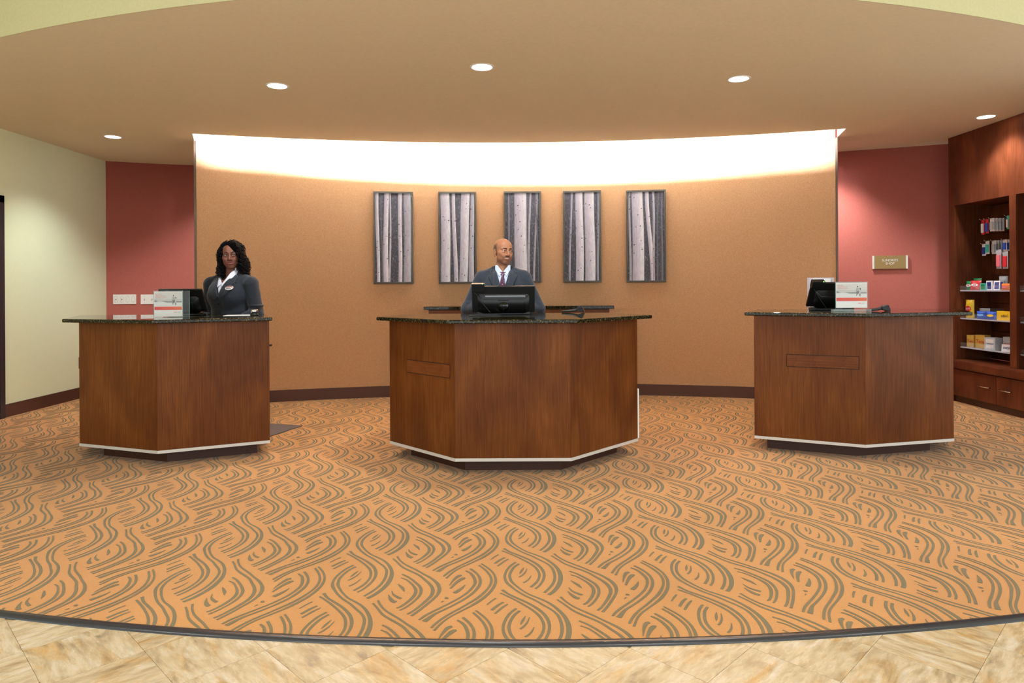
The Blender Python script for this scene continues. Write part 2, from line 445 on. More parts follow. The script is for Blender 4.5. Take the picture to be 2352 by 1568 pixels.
# door in the left wall (its far jamb just enters the picture)
M['door_frame'] = mat('dark_door_frame', (44, 38, 40), 0.4)
dr = struct(empty('door_1', (XL, 6.3, 0)), 'dark framed doorway in the cream wall')
for y0, y1 in ((6.80, 6.87), (5.75, 5.82)):
    box('door_jamb', -0.13, 0.03, y0 - 6.3, y1 - 6.3, 0, 2.24, M['door_frame'], dr)
box('door_head', -0.13, 0.03, 5.75 - 6.3, 6.87 - 6.3, 2.17, 2.24, M['door_frame'], dr)
dl = box('door_leaf', -0.09, -0.045, 5.82 - 6.3, 6.80 - 6.3, 0.01, 2.17, M['red_wall'], dr)
tube('door_handle', [(-0.045, -.40, 1.0), (0.0, -.40, 1.0), (0.0, -.29, 1.0)], 0.009, M['alu'], dl)
bb = lambda nm, *a: struct(box(nm, *a, M['baseboard'], None, 0.002), 'dark brown baseboard')
bb('baseboard_left', XL, XL + 0.012, 6.87, 8.7, 0, 0.135)

# terracotta back wall (curved)
ctrl = catmull([(-5.3, 8.57, 0), (-5.14, 8.635, 0), (-4.13, 8.97, 0), (-2.0, 9.32, 0), (0, 9.32, 0), (2.2, 8.95, 0), (4.05, 8.29, 0), (5.06, 7.89, 0), (5.9, 7.52, 0)], 6)
V, Fc = [], []
for p in ctrl: V += [(p[0], p[1], 0), (p[0], p[1], 3.2), (p[0], p[1] + .1, 0), (p[0], p[1] + .1, 3.2)]
for i in range(len(ctrl) - 1):
    a, b = 4 * i, 4 * i + 4; Fc += [(a, b, b + 1, a + 1), (a + 2, a + 3, b + 3, b + 2), (a + 1, b + 1, b + 3, a + 3)]
struct(pyd('wall_back', V, Fc, M['red_wall'], None, True), 'terracotta red curved wall behind the feature wall')
def red_y(x): return float(np.interp(x, ctrl[:, 0], ctrl[:, 1]))
V, Fc = [], []
for p in ctrl: V += [(p[0], p[1] - .012, 0), (p[0], p[1] - .012, .135), (p[0], p[1], .135)]
for i in range(len(ctrl) - 1):
    a, b = 3 * i, 3 * i + 3; Fc += [(a, b, b + 1, a + 1), (a + 1, b + 1, b + 2, a + 2)]
struct(pyd('baseboard_back', V, Fc, M['baseboard']), 'dark brown baseboard along the terracotta wall')

# tan feature wall
XA, XB = -3.45, 3.57
fx = lsp(XA, XB, 49)
struct(strip_wall('wall_feature', fx, wall_y, 0, 3.42, M['tan_wall'], 0.10), 'tan textured curved feature wall washed by a light slot')
struct(strip_wall('baseboard_feature', fx, lambda x: wall_y(x) - 0.012, 0, 0.135, M['baseboard'], 0.0115), 'dark brown baseboard along the tan wall')
for i, x in enumerate((XA, XB)):
    s = -1 if i == 0 else 1
    o = box('trim_%d' % (i + 2), x + (-.022 if i == 0 else 0.0), x + (0.0 if i == 0 else .022), wall_y(x) - 0.012, wall_y(x) + 0.11, 0, H - 0.002, M['trim_metal'])
    struct(o, 'brown vertical edge trim of the tan feature wall')

# ceiling with light slot ---------------------------------------------------------
def grid_surface(name, xs, fronts, z, m):
    """strip quads between consecutive y-functions"""
    V, Fc = [], []
    for x in xs: V += [(x, f(x), z) for f in fronts]
    k = len(fronts)
    for i in range(len(xs) - 1):
        for j in range(k - 1): Fc.append((i * k + j, i * k + j + 1, (i + 1) * k + j + 1, (i + 1) * k + j))
    return pyd(name, V, Fc, m)
SLX0, SLX1 = -3.335, 3.485          # slot corners at the front edge
cx = sorted(set(lsp(-5.3, 6.0, 120) + [XA, XB, SLX0, SLX1]))
V, Fc = [], []
def quadstrip(xs, f0, f1, z):
    b0 = len(V)
    for x in xs: V.append((x, f0(x), z)); V.append((x, f1(x), z))
    for i in range(len(xs) - 1): Fc.append((b0 + 2 * i, b0 + 2 * i + 1, b0 + 2 * i + 3, b0 + 2 * i + 2))
far = lambda x: 9.6
inx = [x for x in cx if SLX0 <= x <= SLX1]
quadstrip(inx, soffit_y, slot_y, H)                                   # in front of the slot
quadstrip([x for x in cx if x <= SLX0], soffit_y, lambda x: slot_y(SLX0), H)
quadstrip([x for x in cx if x >= SLX1], soffit_y, lambda x: slot_y(SLX1), H)
# left and right of the slot and behind the wall
def sidepoly(pts):
    b0 = len(V); V.extend([(p[0], p[1], H) for p in pts]); Fc.append(tuple(range(b0, b0 + len(pts))))
sidepoly([(-5.3, slot_y(SLX0)), (SLX0, slot_y(SLX0)), (XA - .02, wall_y(XA)), (XA - .02, 9.6), (-5.3, 9.6)])
sidepoly([(6.0, slot_y(SLX1)), (6.0, 9.6), (XB + .02, 9.6), (XB + .02, wall_y(XB)), (SLX1, slot_y(SLX1))])
quadstrip([x for x in cx if XA <= x <= XB], lambda x: wall_y(x) + 0.1, far, H)
ceil = struct(pyd('ceiling', V, Fc, M['ceiling']), 'tan lowered ceiling with a curved light slot')
# low ceiling fascia and the higher lobby ceiling
sx_ = lsp(-5.3, 6.0, 80)
struct(strip_wall('ceiling_fascia', sx_, soffit_y, H + 0.002, 3.62, M['yellow_paint'], 0.05), 'pale yellow curved fascia of the lowered ceiling')
V2, F2 = [], []
for x in sx_: V2 += [(x, -1.5, 3.6), (x, soffit_y(x) + .05, 3.6)]
for i in range(len(sx_) - 1): F2.append((2 * i, 2 * i + 1, 2 * i + 3, 2 * i + 2))
struct(pyd('ceiling_upper', V2, F2, M['yellow_paint']), 'pale yellow upper lobby ceiling')
# cove trough above the slot: top, front upstand, ends
V3, F3 = [], []
cvx = lsp(SLX0, SLX1, 40)
for x in cvx:
    y = slot_y(x); V3 += [(x, y, H), (x, y, H + .02), (x, y - .34, H + .02), (x, y - .34, 3.4), (x, wall_y(x) + .1, 3.4)]
for i in range(len(cvx) - 1):
    for j in range(4): F3.append((5 * i + j, 5 * i + 5 + j, 5 * i + 6 + j, 5 * i + 1 + j))
for x in [SLX0 + .06 + .08 * q for q in range(16)] + [SLX1 - .06 - .08 * q for q in range(16)] + [SLX0 + .03 + (SLX1 - SLX0 - .03) * q / 12 - .015 for q in range(3, 10)]:      # unseen baffle plates, added to keep tube light off the side walls
    b0 = len(V3); V3 += [(x, slot_y(x) - .34, H + .02), (x, slot_y(x) - .005, H + .02), (x, slot_y(x) - .005, H + .32), (x, slot_y(x) - .34, H + .32)]; F3.append(tuple(range(b0, b0 + 4)))
for x, xw in ((SLX0, XA - .02), (SLX1, XB + .02)):
    b0 = len(V3); V3 += [(x, slot_y(x) - .34, H + .02), (x, slot_y(x), H + .02), (x, slot_y(x), H), (xw, wall_y(xw), H), (xw, wall_y(xw), 3.4), (x, slot_y(x) - .34, 3.4)]
    F3.append(tuple(range(b0, b0 + 6)))
struct(pyd('ceiling_cove', V3, F3, M['cove_white']), 'white cove trough above the light slot, with added light baffles')

# cove lamps: fluorescent tubes end to end behind the slot edge
M['tube_lamp'] = mat('fluorescent_tube', (255, 250, 244), 0.4, emit=(222, 236, 255), estr=1500.0)
M['lamp_holder'] = mat('lamp_holder', (235, 235, 232), 0.5)
nt = 12
for i in range(nt):
    x0 = SLX0 + .03 + (SLX1 - SLX0 - .03) * i / nt; x1 = SLX0 + .03 + (SLX1 - SLX0 - .03) * (i + 1) / nt - .03
    p0 = Vector((x0, slot_y(x0) - .145, H + .105)); p1 = Vector((x1, slot_y(x1) - .145, H + .105))
    e = empty('cove_lamp', (p0 + p1) / 2)
    tag(e, 'fluorescent tube hidden in the ceiling cove above the tan wall', 'lamp', 'cove tubes above the tan wall')
    c = (p0 + p1) / 2
    tube('lamp_tube', [p0 - c, p1 - c], 0.034, M['tube_lamp'], e, 10)
    a = tube('lamp_base', [p0 - c - Vector((0, 0, .058)), p1 - c - Vector((0, 0, .058))], 0.02, M['lamp_holder'], e, 4)

# recessed downlights
M['lens'] = mat('downlight_lens', (255, 255, 255), 0.4, emit=(246, 250, 255), estr=14.0)
M['ring'] = mat('white_trim_ring', (232, 226, 216), 0.4)
def downlight(x, y, z, power, label, group=None, size=2.1, blend=0.8, name='downlight'):
    e = empty(name, (x, y, z)); tag(e, label, 'ceiling light', group)
    lathe('trim_ring', [(0.074, 0.012), (0.076, -0.004), (0.09, -0.005), (0.093, 0.0)], M['ring'], e, 36)
    V = [(0.0755 * math.cos(2 * PI * k / 36), 0.0755 * math.sin(2 * PI * k / 36), -0.001) for k in range(36)]
    pyd('lens', V, [tuple(range(36))[::-1]], M['lens'], e)
    ld = bpy.data.lights.new('downlight_lamp', 'SPOT'); ld.energy = power; ld.spot_size = size; ld.spot_blend = blend; ld.shadow_soft_size = 0.07
    ld.color = (0.94, 0.97, 1.0)
    lo = bpy.data.objects.new('downlight_lamp', ld); COL.objects.link(lo); lo.parent = e; lo.location = (0, 0, -0.02)
    return e
DL = [(-1.873, 5.483, 'recessed downlight in the tan ceiling between the two attended desks'),
      (-0.21, 5.048, 'recessed downlight above the middle desk'),
      (1.797, 5.372, 'recessed downlight between the middle desk and the unattended desk'),
      (-4.239, 7.271, 'recessed downlight near the cream wall'),
      (4.617, 6.63, 'recessed downlight beside the snack cabinet header')]
for x, y, lb in DL: downlight(x, y, H, 120, lb)
downlight(3.72, 7.98, H, 120, 'recessed downlight behind the tan wall end, near the sundries sign', None, 1.9)
downlight(-3.72, 8.35, H, 90, 'recessed downlight behind the tan wall end, near the switch plates', None, 1.9)
# unseen lobby downlights added as fill light in the upper ceiling, before the desks
for x, y in ((-3.4, 2.4), (-1.2, 1.9), (1.2, 1.9), (3.4, 2.4), (-2.4, 0.4), (0, 0.2), (2.4, 0.4)):
    downlight(x, y, 3.6, 85, 'unseen lobby downlight added as fill in the upper yellow ceiling', 'added fill downlights in the upper ceiling', 2.4, 0.9)
# ------------------------------------------------------------------ reception desks
def seg_panel(name, p0, p1, z0, z1, th, m, parent, root, proud=0.0, bev=0.0, inset0=0.0, inset1=0.0):
    """upright board between plan points; local x runs along it, local -y is the outside face"""
    p0, p1 = Vector((p0[0], p0[1])), Vector((p1[0], p1[1])); d = p1 - p0; ln = d.length
    o = box(name, inset0, ln - inset1, -proud, th, z0, z1, m, parent, bev)
    o.location = (p0.x - root[0], p0.y - root[1], 0); o.rotation_euler = (0, 0, math.atan2(d.y, d.x))
    return o
def offset_poly(pts, t):
    """shift an open chain inward (to +normal, i.e. away from the outside face)"""
    P = [Vector((p[0], p[1])) for p in pts]; nr = []
    for a, b in zip(P[:-1], P[1:]):
        d = (b - a).normalized(); nr.append(Vector((-d.y, d.x)))
    out = []
    for i, p in enumerate(P):
        if i == 0: v = nr[0]
        elif i == len(P) - 1: v = nr[-1]
        else:
            v = (nr[i - 1] + nr[i]); v = v / (v.length ** 2) * 2
        out.append(p + v * t)
    return out
def desk(label, chain, slab, top, plate, back, side_first=False, knob=None, plate_proud=0.004):
    c = (sum(p[0] for p in slab) / len(slab), sum(p[1] for p in slab) / len(slab))
    r = empty('reception_desk', (c[0], c[1], 0)); tag(r, label, 'desk', 'reception desks')
    zt = top - 0.028
    for i, (a, b) in enumerate(zip(chain[:-1], chain[1:])):
        pn = seg_panel('panel', a, b, 0.122, zt, 0.022, M['wood'], r, c, 0, 0.0012, 0.0008, 0.0008)
        seg_panel('metal_strip', a, b, 0.100, 0.1215, 0.03, M['alu'], r, c, 0.0025)
        if plate and plate[0] == i:
            t0, t1, za, zb = plate[1:]
            ln = math.hypot(b[0] - a[0], b[1] - a[1])
            g = box('slot_groove', ln * t0 - .004, ln * t1 + .004, -0.0008, 0.004, za - .004, zb + .004, M['groove'], pn)
            q = box('slot_cover', ln * t0, ln * t1, -plate_proud, 0.004, za, zb, M['wood_h'], pn, 0.0015)
    kick = offset_poly(chain, 0.14)
    kick[0] = kick[0] + (kick[1] - kick[0]).normalized() * 0.08
    kick[-1] = kick[-1] + (kick[-2] - kick[-1]).normalized() * 0.08
    for a, b in zip(kick[:-1], kick[1:]):
        seg_panel('toe_kick', a, b, 0.0, 0.10, 0.02, M['wood_dark'], r, c)
    # bottom board, work shelf and rear uprights inside the open staff side
    inner = offset_poly(chain, 0.03)
    poly = [(p.x - c[0], p.y - c[1]) for p in inner] + [(p[0] - c[0], p[1] - c[1]) for p in back]
    prism('bottom_board', poly, 0.10, 0.118, M['wood_dark'], r)
    prism('inner_shelf', poly, 0.55, 0.57, M['wood'], r)
    for p, q in ((chain[0], back[-1]), (chain[-1], back[0])):
        d = Vector((q[0] - p[0], q[1] - p[1])); n2 = Vector((-d.y, d.x)).normalized()
        sgn = 1 if n2.dot(Vector((c[0] - p[0], c[1] - p[1]))) > 0 else -1
        o = box('end_panel', 0.004, d.length, 0.0 if sgn > 0 else -0.022, 0.022 if sgn > 0 else 0.0, 0.10, zt, M['wood'], r)
        o.location = (p[0] - c[0], p[1] - c[1], 0); o.rotation_euler = (0, 0, math.atan2(d.y, d.x))
        if side_first and p is chain[0]:
            ln = d.length
            box('slot_cover', ln * .25, ln * .8, 0.0 if sgn < 0 else -0.03, 0.03 if sgn < 0 else 0.0, .672, .76, M['wood_h'], o, 0.0015)
    for p in back[:2]:
        box('leg', p[0] - c[0] - .03, p[0] - c[0] + .03, p[1] - c[1] - .05, p[1] - c[1] + .0, 0, 0.10, M['wood_dark'], r)
    prism('countertop', [(p[0] - c[0], p[1] - c[1]) for p in slab], zt + 0.0005, top, M['granite'], r, 0.0065, 3)
    return r, c
midc = [(-0.936, 5.215), (-0.394, 4.663), (0.399, 4.659), (0.964, 5.253)]
leftc = [(-3.296, 5.196), (-2.566, 4.933), (-1.87, 5.261)]
rightc = [(1.888, 5.327), (2.58, 4.99), (3.35, 5.182)]
TOP, TOPR = 1.07, 1.083
d_mid, c_mid = desk('three-sided dark maple reception desk with a computer and a man in a pinstripe suit behind', midc,
    [(-1.03, 5.19), (-.44, 4.595), (.44, 4.59), (1.075, 5.235), (.85, 5.76), (-.87, 5.76)], TOP, (0, .295, .935, .667, .757), [(.80, 5.70), (-.82, 5.70)])
d_left, c_left = desk('dark maple reception desk with a woman in a dark jacket behind, near the cream wall', leftc,
    [(-3.39, 5.145), (-2.568, 4.868), (-1.835, 5.225), (-2.14, 5.92), (-3.74, 5.90)], TOP, None, [(-2.12, 5.84), (-3.58, 5.84)], True)
d_right, c_right = desk('unattended dark maple reception desk with a slot cover, near the sundries shop sign', rightc,
    [(1.825, 5.355), (2.58, 4.925), (3.47, 5.14), (3.84, 5.88), (2.14, 5.98)], TOPR, (0, .31, .945, .672, .762), [(3.66, 5.82), (2.16, 5.88)])
# small pull knob at the end of the woman's desk and a white cable cover behind the middle desk
kx, kz = at_y(620, 792, 5.45)
kb = tube('drawer_knob', [(-1.955 - c_left[0], 5.445 - c_left[1], kz), (-1.913 - c_left[0], 5.43 - c_left[1], kz)], 0.009, M['wood_dark'], d_left)
cx_, _ = at_y(1464, 950, 5.40)
box('cable_cover', .945 - c_mid[0], .976 - c_mid[0], 5.262 - c_mid[1], 5.29 - c_mid[1], 0.12, 0.50, M['white'], d_mid, 0.002)

# ------------------------------------------------------------------ floor mat
A, B, Cc = Vector(at_z(695, 979.5, 0)), Vector(at_z(620, 1004, 0)), Vector(at_z(620, 972.5, 0))
d1 = (B - A).normalized(); d2 = Vector((-d1.y, d1.x)); d2 = -d2 if d2.dot(Cc - A) < 0 else d2
M['mat_floor'] = speckle('ribbed_grey_mat', (74, 64, 60), (108, 96, 90), 260.0, 0.95, 0.5, 0.004)
mo = prism('floor_mat', [A, A + d1 * 0.62, A + d1 * .62 + d2 * 1.0, A + d2 * 1.0], 0.005, 0.012, M['mat_floor'], None, 0.002, 2)
tag(mo, 'dark ribbed anti-fatigue mat on the carpet behind the desk near the cream wall', 'mat')

# ------------------------------------------------------------------ granite topped back counter
yw = wall_y(0.1)
xa, _ = at_y(973, 706, 7.66); xb, zc = at_y(1411, 701.5, 7.66)
cr = empty('back_counter', ((xa + xb) / 2, 7.9, 0)); tag(cr, 'low wooden counter with a black granite ledge against the tan wall under the birch pictures', 'counter')
hw = (xb - xa) / 2
box('countertop', -hw, hw, -.24, .115, zc - .036, zc, M['granite'], cr, 0.004)
box('carcass', -hw + .05, hw - .05, -.195, .115, 0.09, zc - .036, M['wood_dark'], cr)
box('toe_kick', -hw + .08, hw - .08, -.15, .115, 0.0, 0.09, M['groove'], cr)
for i in range(4):
    w0 = -hw + .05 + (2 * hw - .1) * i / 4; w1 = w0 + (2 * hw - .1) / 4
    dd = box('door', w0 + .002, w1 - .002, -.215, -.195, 0.095, zc - .042, M['wood_h'], cr, 0.0015)
    hx = w1 - .06 if i % 2 == 0 else w0 + .06
    tube('handle', [(hx, -.215, .60), (hx, -.243, .60), (hx, -.243, .72), (hx, -.215, .72)], 0.005, M['chrome'], dd)
# ------------------------------------------------------------------ framed birch prints
def vcol_mat(name, rough=0.6, noise=0.0, nscale=(60, 60, 60)):
    m = mat(name, (255, 255, 255), rough, spec=0.3)
    at = N(m, 'ShaderNodeVertexColor', layer_name='Col')
    if noise:
        mp = coords(m, nscale); n = N(m, 'ShaderNodeTexNoise', Scale=1.0, Detail=5.0, Roughness=0.7); L(m, mp, 'Vector', n, 'Vector')
        r = ramp(m, [(0.36, (int(255 * (1 - noise)),) * 3), (0.62, (255, 255, 255))]); L(m, n, 'Fac', r, 'Fac')
        a = mixc(m, 1.0, (at, 'Color'), (r, 'Color'), 'MULTIPLY'); m.node_tree.links.new(a.outputs[2], bsdf(m).inputs['Base Color'])
    else: L(m, at, 'Color', bsdf(m), 'Base Color')
    return m
M['print_trunk'] = vcol_mat('birch_print', 0.45, 0.10, (60, 60, 14))
def forest_mat():
    m = mat('birch_print_forest', (60, 56, 58), 0.45, spec=0.3)
    mp = coords(m, (70, 70, 34)); n = N(m, 'ShaderNodeTexNoise', Scale=1.0, Detail=8.0, Roughness=0.75); L(m, mp, 'Vector', n, 'Vector')
    r = ramp(m, [(0.38, (34, 31, 34)), (0.56, (72, 68, 72)), (0.68, (150, 145, 152)), (0.76, (215, 210, 216))]); L(m, n, 'Fac', r, 'Fac')
    L(m, r, 'Color', bsdf(m), 'Base Color'); return m
M['print_forest'] = forest_mat()
class Cols:
    def __init__(s): s.v, s.f, s.c = [], [], []
    def poly(s, pts, y, col):
        b = len(s.v); s.v += [(p[0], y, p[1]) for p in pts]; s.f.append(tuple(range(b, b + len(pts)))); s.c += [col] * len(pts)
    def grid(s, rows, y, cols):
        """rows: list of point rows; cols per column"""
        b = len(s.v); k = len(rows[0])
        for r in rows:
            for p, c in zip(r, cols): s.v.append((p[0], y, p[1])); s.c.append(c)
        for i in range(len(rows) - 1):
            for j in range(k - 1): s.f.append((b + i * k + j, b + i * k + j + 1, b + (i + 1) * k + j + 1, b + (i + 1) * k + j))
    def build(s, name, m, parent):
        o = pyd(name, s.v, s.f, m, parent)
        ca = o.data.color_attributes.new('Col', 'FLOAT_COLOR', 'POINT')
        for i, c in enumerate(s.c): ca.data[i].color = lin(c)
        return o
PICS = [((858, 440), (947, 440), (861, 653), (949, 650), [(.0, .10, .03, .12, 1), (.24, .37, .21, .36, 1), (.40, .44, .36, .42, .9), (.64, .75, .62, .73, 1), (.79, 1.0, .78, 1.0, .86), (.155, .18, .17, .2, .5)], 'birch trunks around a dark thicket, nearest the woman'),
        ((1006, 441), (1093, 440), (1009, 652), (1095, 650), [(.0, .28, .02, .30, 1), (.34, .44, .38, .51, .96), (.62, .88, .53, .78, 1), (.88, .98, .82, .99, .9)], 'three broad birch trunks, second from the woman'),
        ((1157, 440), (1243, 439), (1158, 650), (1243, 648), [(.24, .61, .27, .66, 1), (.70, .76, .62, .70, .8), (.90, .95, .80, .87, .75), (.08, .12, .04, .09, .6), (.88, .91, .95, .99, .5)], 'one broad birch trunk, partly behind the man'),
        ((1293, 439), (1380, 437), (1295, 650), (1381, 647), [(.16, .22, .10, .16, .75), (.31, .53, .30, .54, 1), (.57, .86, .57, .88, 1), (.93, 1.0, .92, .99, .72)], 'two close birch trunks, second from the unattended desk'),
        ((1438, 438), (1527, 435), (1441, 649), (1529, 647), [(.02, .08, .02, .09, .8), (.10, .42, .12, .46, 1), (.47, .58, .62, .74, 1), (.66, .73, .70, .75, .85), (.82, .86, .78, .82, .45), (.93, .97, .9, .96, .5)], 'a leaning bent birch trunk, nearest the unattended desk')]
rnd = random.Random(5)
for a, b, c, d, trunks, lb in PICS:
    um, vm = (a[0] + b[0] + c[0] + d[0]) / 4, (a[1] + b[1] + c[1] + d[1]) / 4
    Y = 8.05
    for _ in range(4):
        x, z = at_y(um, vm, Y); Y = wall_y(x) - 0.03
    x, z = at_y(um, vm, Y)
    W = ((b[0] - a[0]) + (d[0] - c[0])) / 2 * Y / F; Hh = ((c[1] - a[1]) + (d[1] - b[1])) / 2 * Y / F
    rot = math.atan(-2 * (x - .1) / 17.6)
    W /= math.cos(rot)
    e = empty('birch_picture', (x, Y, z), rot); tag(e, 'framed photo print of ' + lb, 'picture', 'birch prints on the tan wall')
    fw = 0.021
    for x0, x1, z0, z1 in ((-W / 2, W / 2, Hh / 2 - fw, Hh / 2), (-W / 2, W / 2, -Hh / 2, -Hh / 2 + fw), (-W / 2, -W / 2 + fw, -Hh / 2 + fw, Hh / 2 - fw), (W / 2 - fw, W / 2, -Hh / 2 + fw, Hh / 2 - fw)):
        box('frame_rail', x0, x1, -.018, .022, z0, z1, M['frame'], e, 0.0015)
    iw, ih = W - 2 * fw, Hh - 2 * fw
    pb = box('print', -iw / 2, iw / 2, -.003, .018, -ih / 2, ih / 2, M['print_forest'], e)
    C = Cols()
    X = lambda t: (t - .5) * iw
    for t in trunks:                                     # flat print: trunk tones belong to the photograph
        lum = t[4]
        cols = [tuple(int(v * lum) for v in c) for c in ((112, 106, 114), (192, 184, 196), (212, 204, 216), (236, 230, 240), (252, 249, 252), (246, 242, 246), (120, 114, 122))]
        rows = []; ph = rnd.uniform(0, 6)
        for i in range(15):
            s = i / 14.0
            x0 = t[0] + (t[2] - t[0]) * s; x1 = t[1] + (t[3] - t[1]) * s
            wob = 0.012 * math.sin(ph + s * 5.0); x0 += wob; x1 += wob
            if abs(t[2] - t[0]) > .12:
                sm = s * s * (3 - 2 * s); x0 = t[0] + (t[2] - t[0]) * sm; x1 = t[1] + (t[3] - t[1]) * sm
            x0, x1 = max(0, min(1, x0)), max(0, min(1, x1))
            zz = ih / 2 - s * ih
            rows.append([(X(x0 + (x1 - x0) * q), zz) for q in (0, .08, .35, .62, .82, .94, 1)])
        C.grid(rows, -.0034 - .0001 * trunks.index(t), cols)
        wd = t[1] - t[0]
        for k in range(int(5 + 40 * wd)):                # lenticels and branch scars
            s = rnd.uniform(.03, .97); q = rnd.uniform(.08, .9)
            x0 = t[0] + (t[2] - t[0]) * s; x1 = t[1] + (t[3] - t[1]) * s; cx_ = X(x0 + (x1 - x0) * q); zz = ih / 2 - s * ih
            big = rnd.random() < .45
            hw_, hh_ = (rnd.uniform(.004, .009), rnd.uniform(.004, .010)) if big else (rnd.uniform(.005, .014), .0011)
            hw_ = min(hw_, wd * iw * .3)
            lo, hi = X(max(0, x0)), X(min(1, x1)); cx_ = max(lo + hw_, min(hi - hw_, cx_))
            if big:                                       # bird-shaped branch scar
                pts = [(cx_ - hw_ * 1.5, zz - hh_ * .9), (cx_ - hw_ * .5, zz + hh_ * .2), (cx_, zz + hh_), (cx_ + hw_ * .6, zz + hh_ * .2), (cx_ + hw_ * 1.5, zz - hh_ * .7), (cx_ + hw_ * .3, zz - hh_ * .5), (cx_ - hw_ * .1, zz - hh_)]
                pts = [(max(lo, min(hi, p[0])), p[1]) for p in pts]
            else: pts = [(cx_ - hw_, zz), (cx_, zz + hh_), (cx_ + hw_, zz), (cx_, zz - hh_)]
            C.poly(pts, -.0042, (58, 52, 58))
    C.build('print_trunks', M['print_trunk'], pb)

# ------------------------------------------------------------------ sundries shop sign
Y = red_y(4.4)
for _ in range(4):
    x, z = at_y(2044, 602, Y); Y = red_y(x) - .012
slope = (red_y(x + .2) - red_y(x - .2)) / .4
e = empty('shop_sign', (x, Y, z), math.atan(slope)); tag(e, 'bronze wall sign with white lettering reading Sundries Shop on the terracotta wall', 'sign')
M['bronze'] = mat('bronze_sign', (160, 132, 78), 0.45, metal=0.15)
M['sign_white'] = mat('sign_white', (240, 238, 228), 0.5)
w_, h_ = 67 * Y / F / math.cos(math.atan(slope)), 30 * Y / F
box('plate', -w_ / 2 + .02, w_ / 2 - .02, -.008, .010, -h_ / 2, h_ / 2, M['bronze'], e, .001)
for s in (-1, 1): box('end_bar', min(s * w_ / 2, s * (w_ / 2 - .021)), max(s * w_ / 2, s * (w_ / 2 - .021)), -.010, .010, -h_ / 2 - .001, h_ / 2 + .001, M['sign_white'], e, .001)
text('lettering', 'SUNDRIES', .041, (0, -.009, .022), (PI / 2, 0, 0), M['sign_white'], e, sx=.92)
text('lettering', 'SHOP', .041, (0, -.009, -.016), (PI / 2, 0, 0), M['sign_white'], e, sx=.92)

# ------------------------------------------------------------------ switch plates
def switch_plate(u0, u1, v0, v1, gangs, label):
    Y = red_y(-4.9)
    for _ in range(4):
        x, z = at_y((u0 + u1) / 2, (v0 + v1) / 2, Y); Y = red_y(x)
    sl = (red_y(x + .15) - red_y(x - .15)) / .3
    e = empty('switch_plate', (x, Y - .003, z), math.atan(sl)); tag(e, label, 'switch', 'switch plates on the terracotta wall')
    w_, h_ = (u1 - u0) * Y / F / math.cos(math.atan(sl)), (v1 - v0) * Y / F
    box('plate', -w_ / 2, w_ / 2, -.005, .003, -h_ / 2, h_ / 2, M['white'], e, .0015)
    n = len(gangs)
    for i, g in enumerate(gangs):
        gx = -w_ / 2 + w_ * (i + .5) / n
        if g == 't':
            s = box('toggle_slot', gx - .006, gx + .006, -.0058, -.004, -.013, .013, M['switch_grey'], e)
            box('toggle', gx - .0045, gx + .0045, -.015, -.004, -.002, .010, M['white'], s, .001)
        elif g == 'd':
            s = box('rocker_frame', gx - .018, gx + .018, -.0056, -.004, -.034, .034, M['switch_grey'], e)
            box('rocker', gx - .0165, gx + .0165, -.0075, -.004, -.0325, .0325, M['white'], s, .001)
            box('toggle', gx - .006, gx + .006, -.0085, -.007, -.012, .008, M['switch_grey'], s)
        else:
            s = box('rocker_frame', gx - .018, gx + .018, -.0056, -.004, -.034, .034, M['switch_grey'], e)
            box('rocker', gx - .0165, gx + .0165, -.0072, -.004, -.0325, .0325, M['white'], s, .001)
        for zz in (-.042, .042):
            tube('screw', [(gx, -.0045, zz), (gx, -.0062, zz)], .0028, M['switch_grey'], e, 8)
switch_plate(265, 308.5, 676, 698, 'ddrr', 'white four-gang switch plate on the terracotta wall, nearest the cream wall')
switch_plate(327.5, 371, 676, 698, 'ttt', 'white toggle switch plate on the terracotta wall, partly behind the acrylic sign holder')

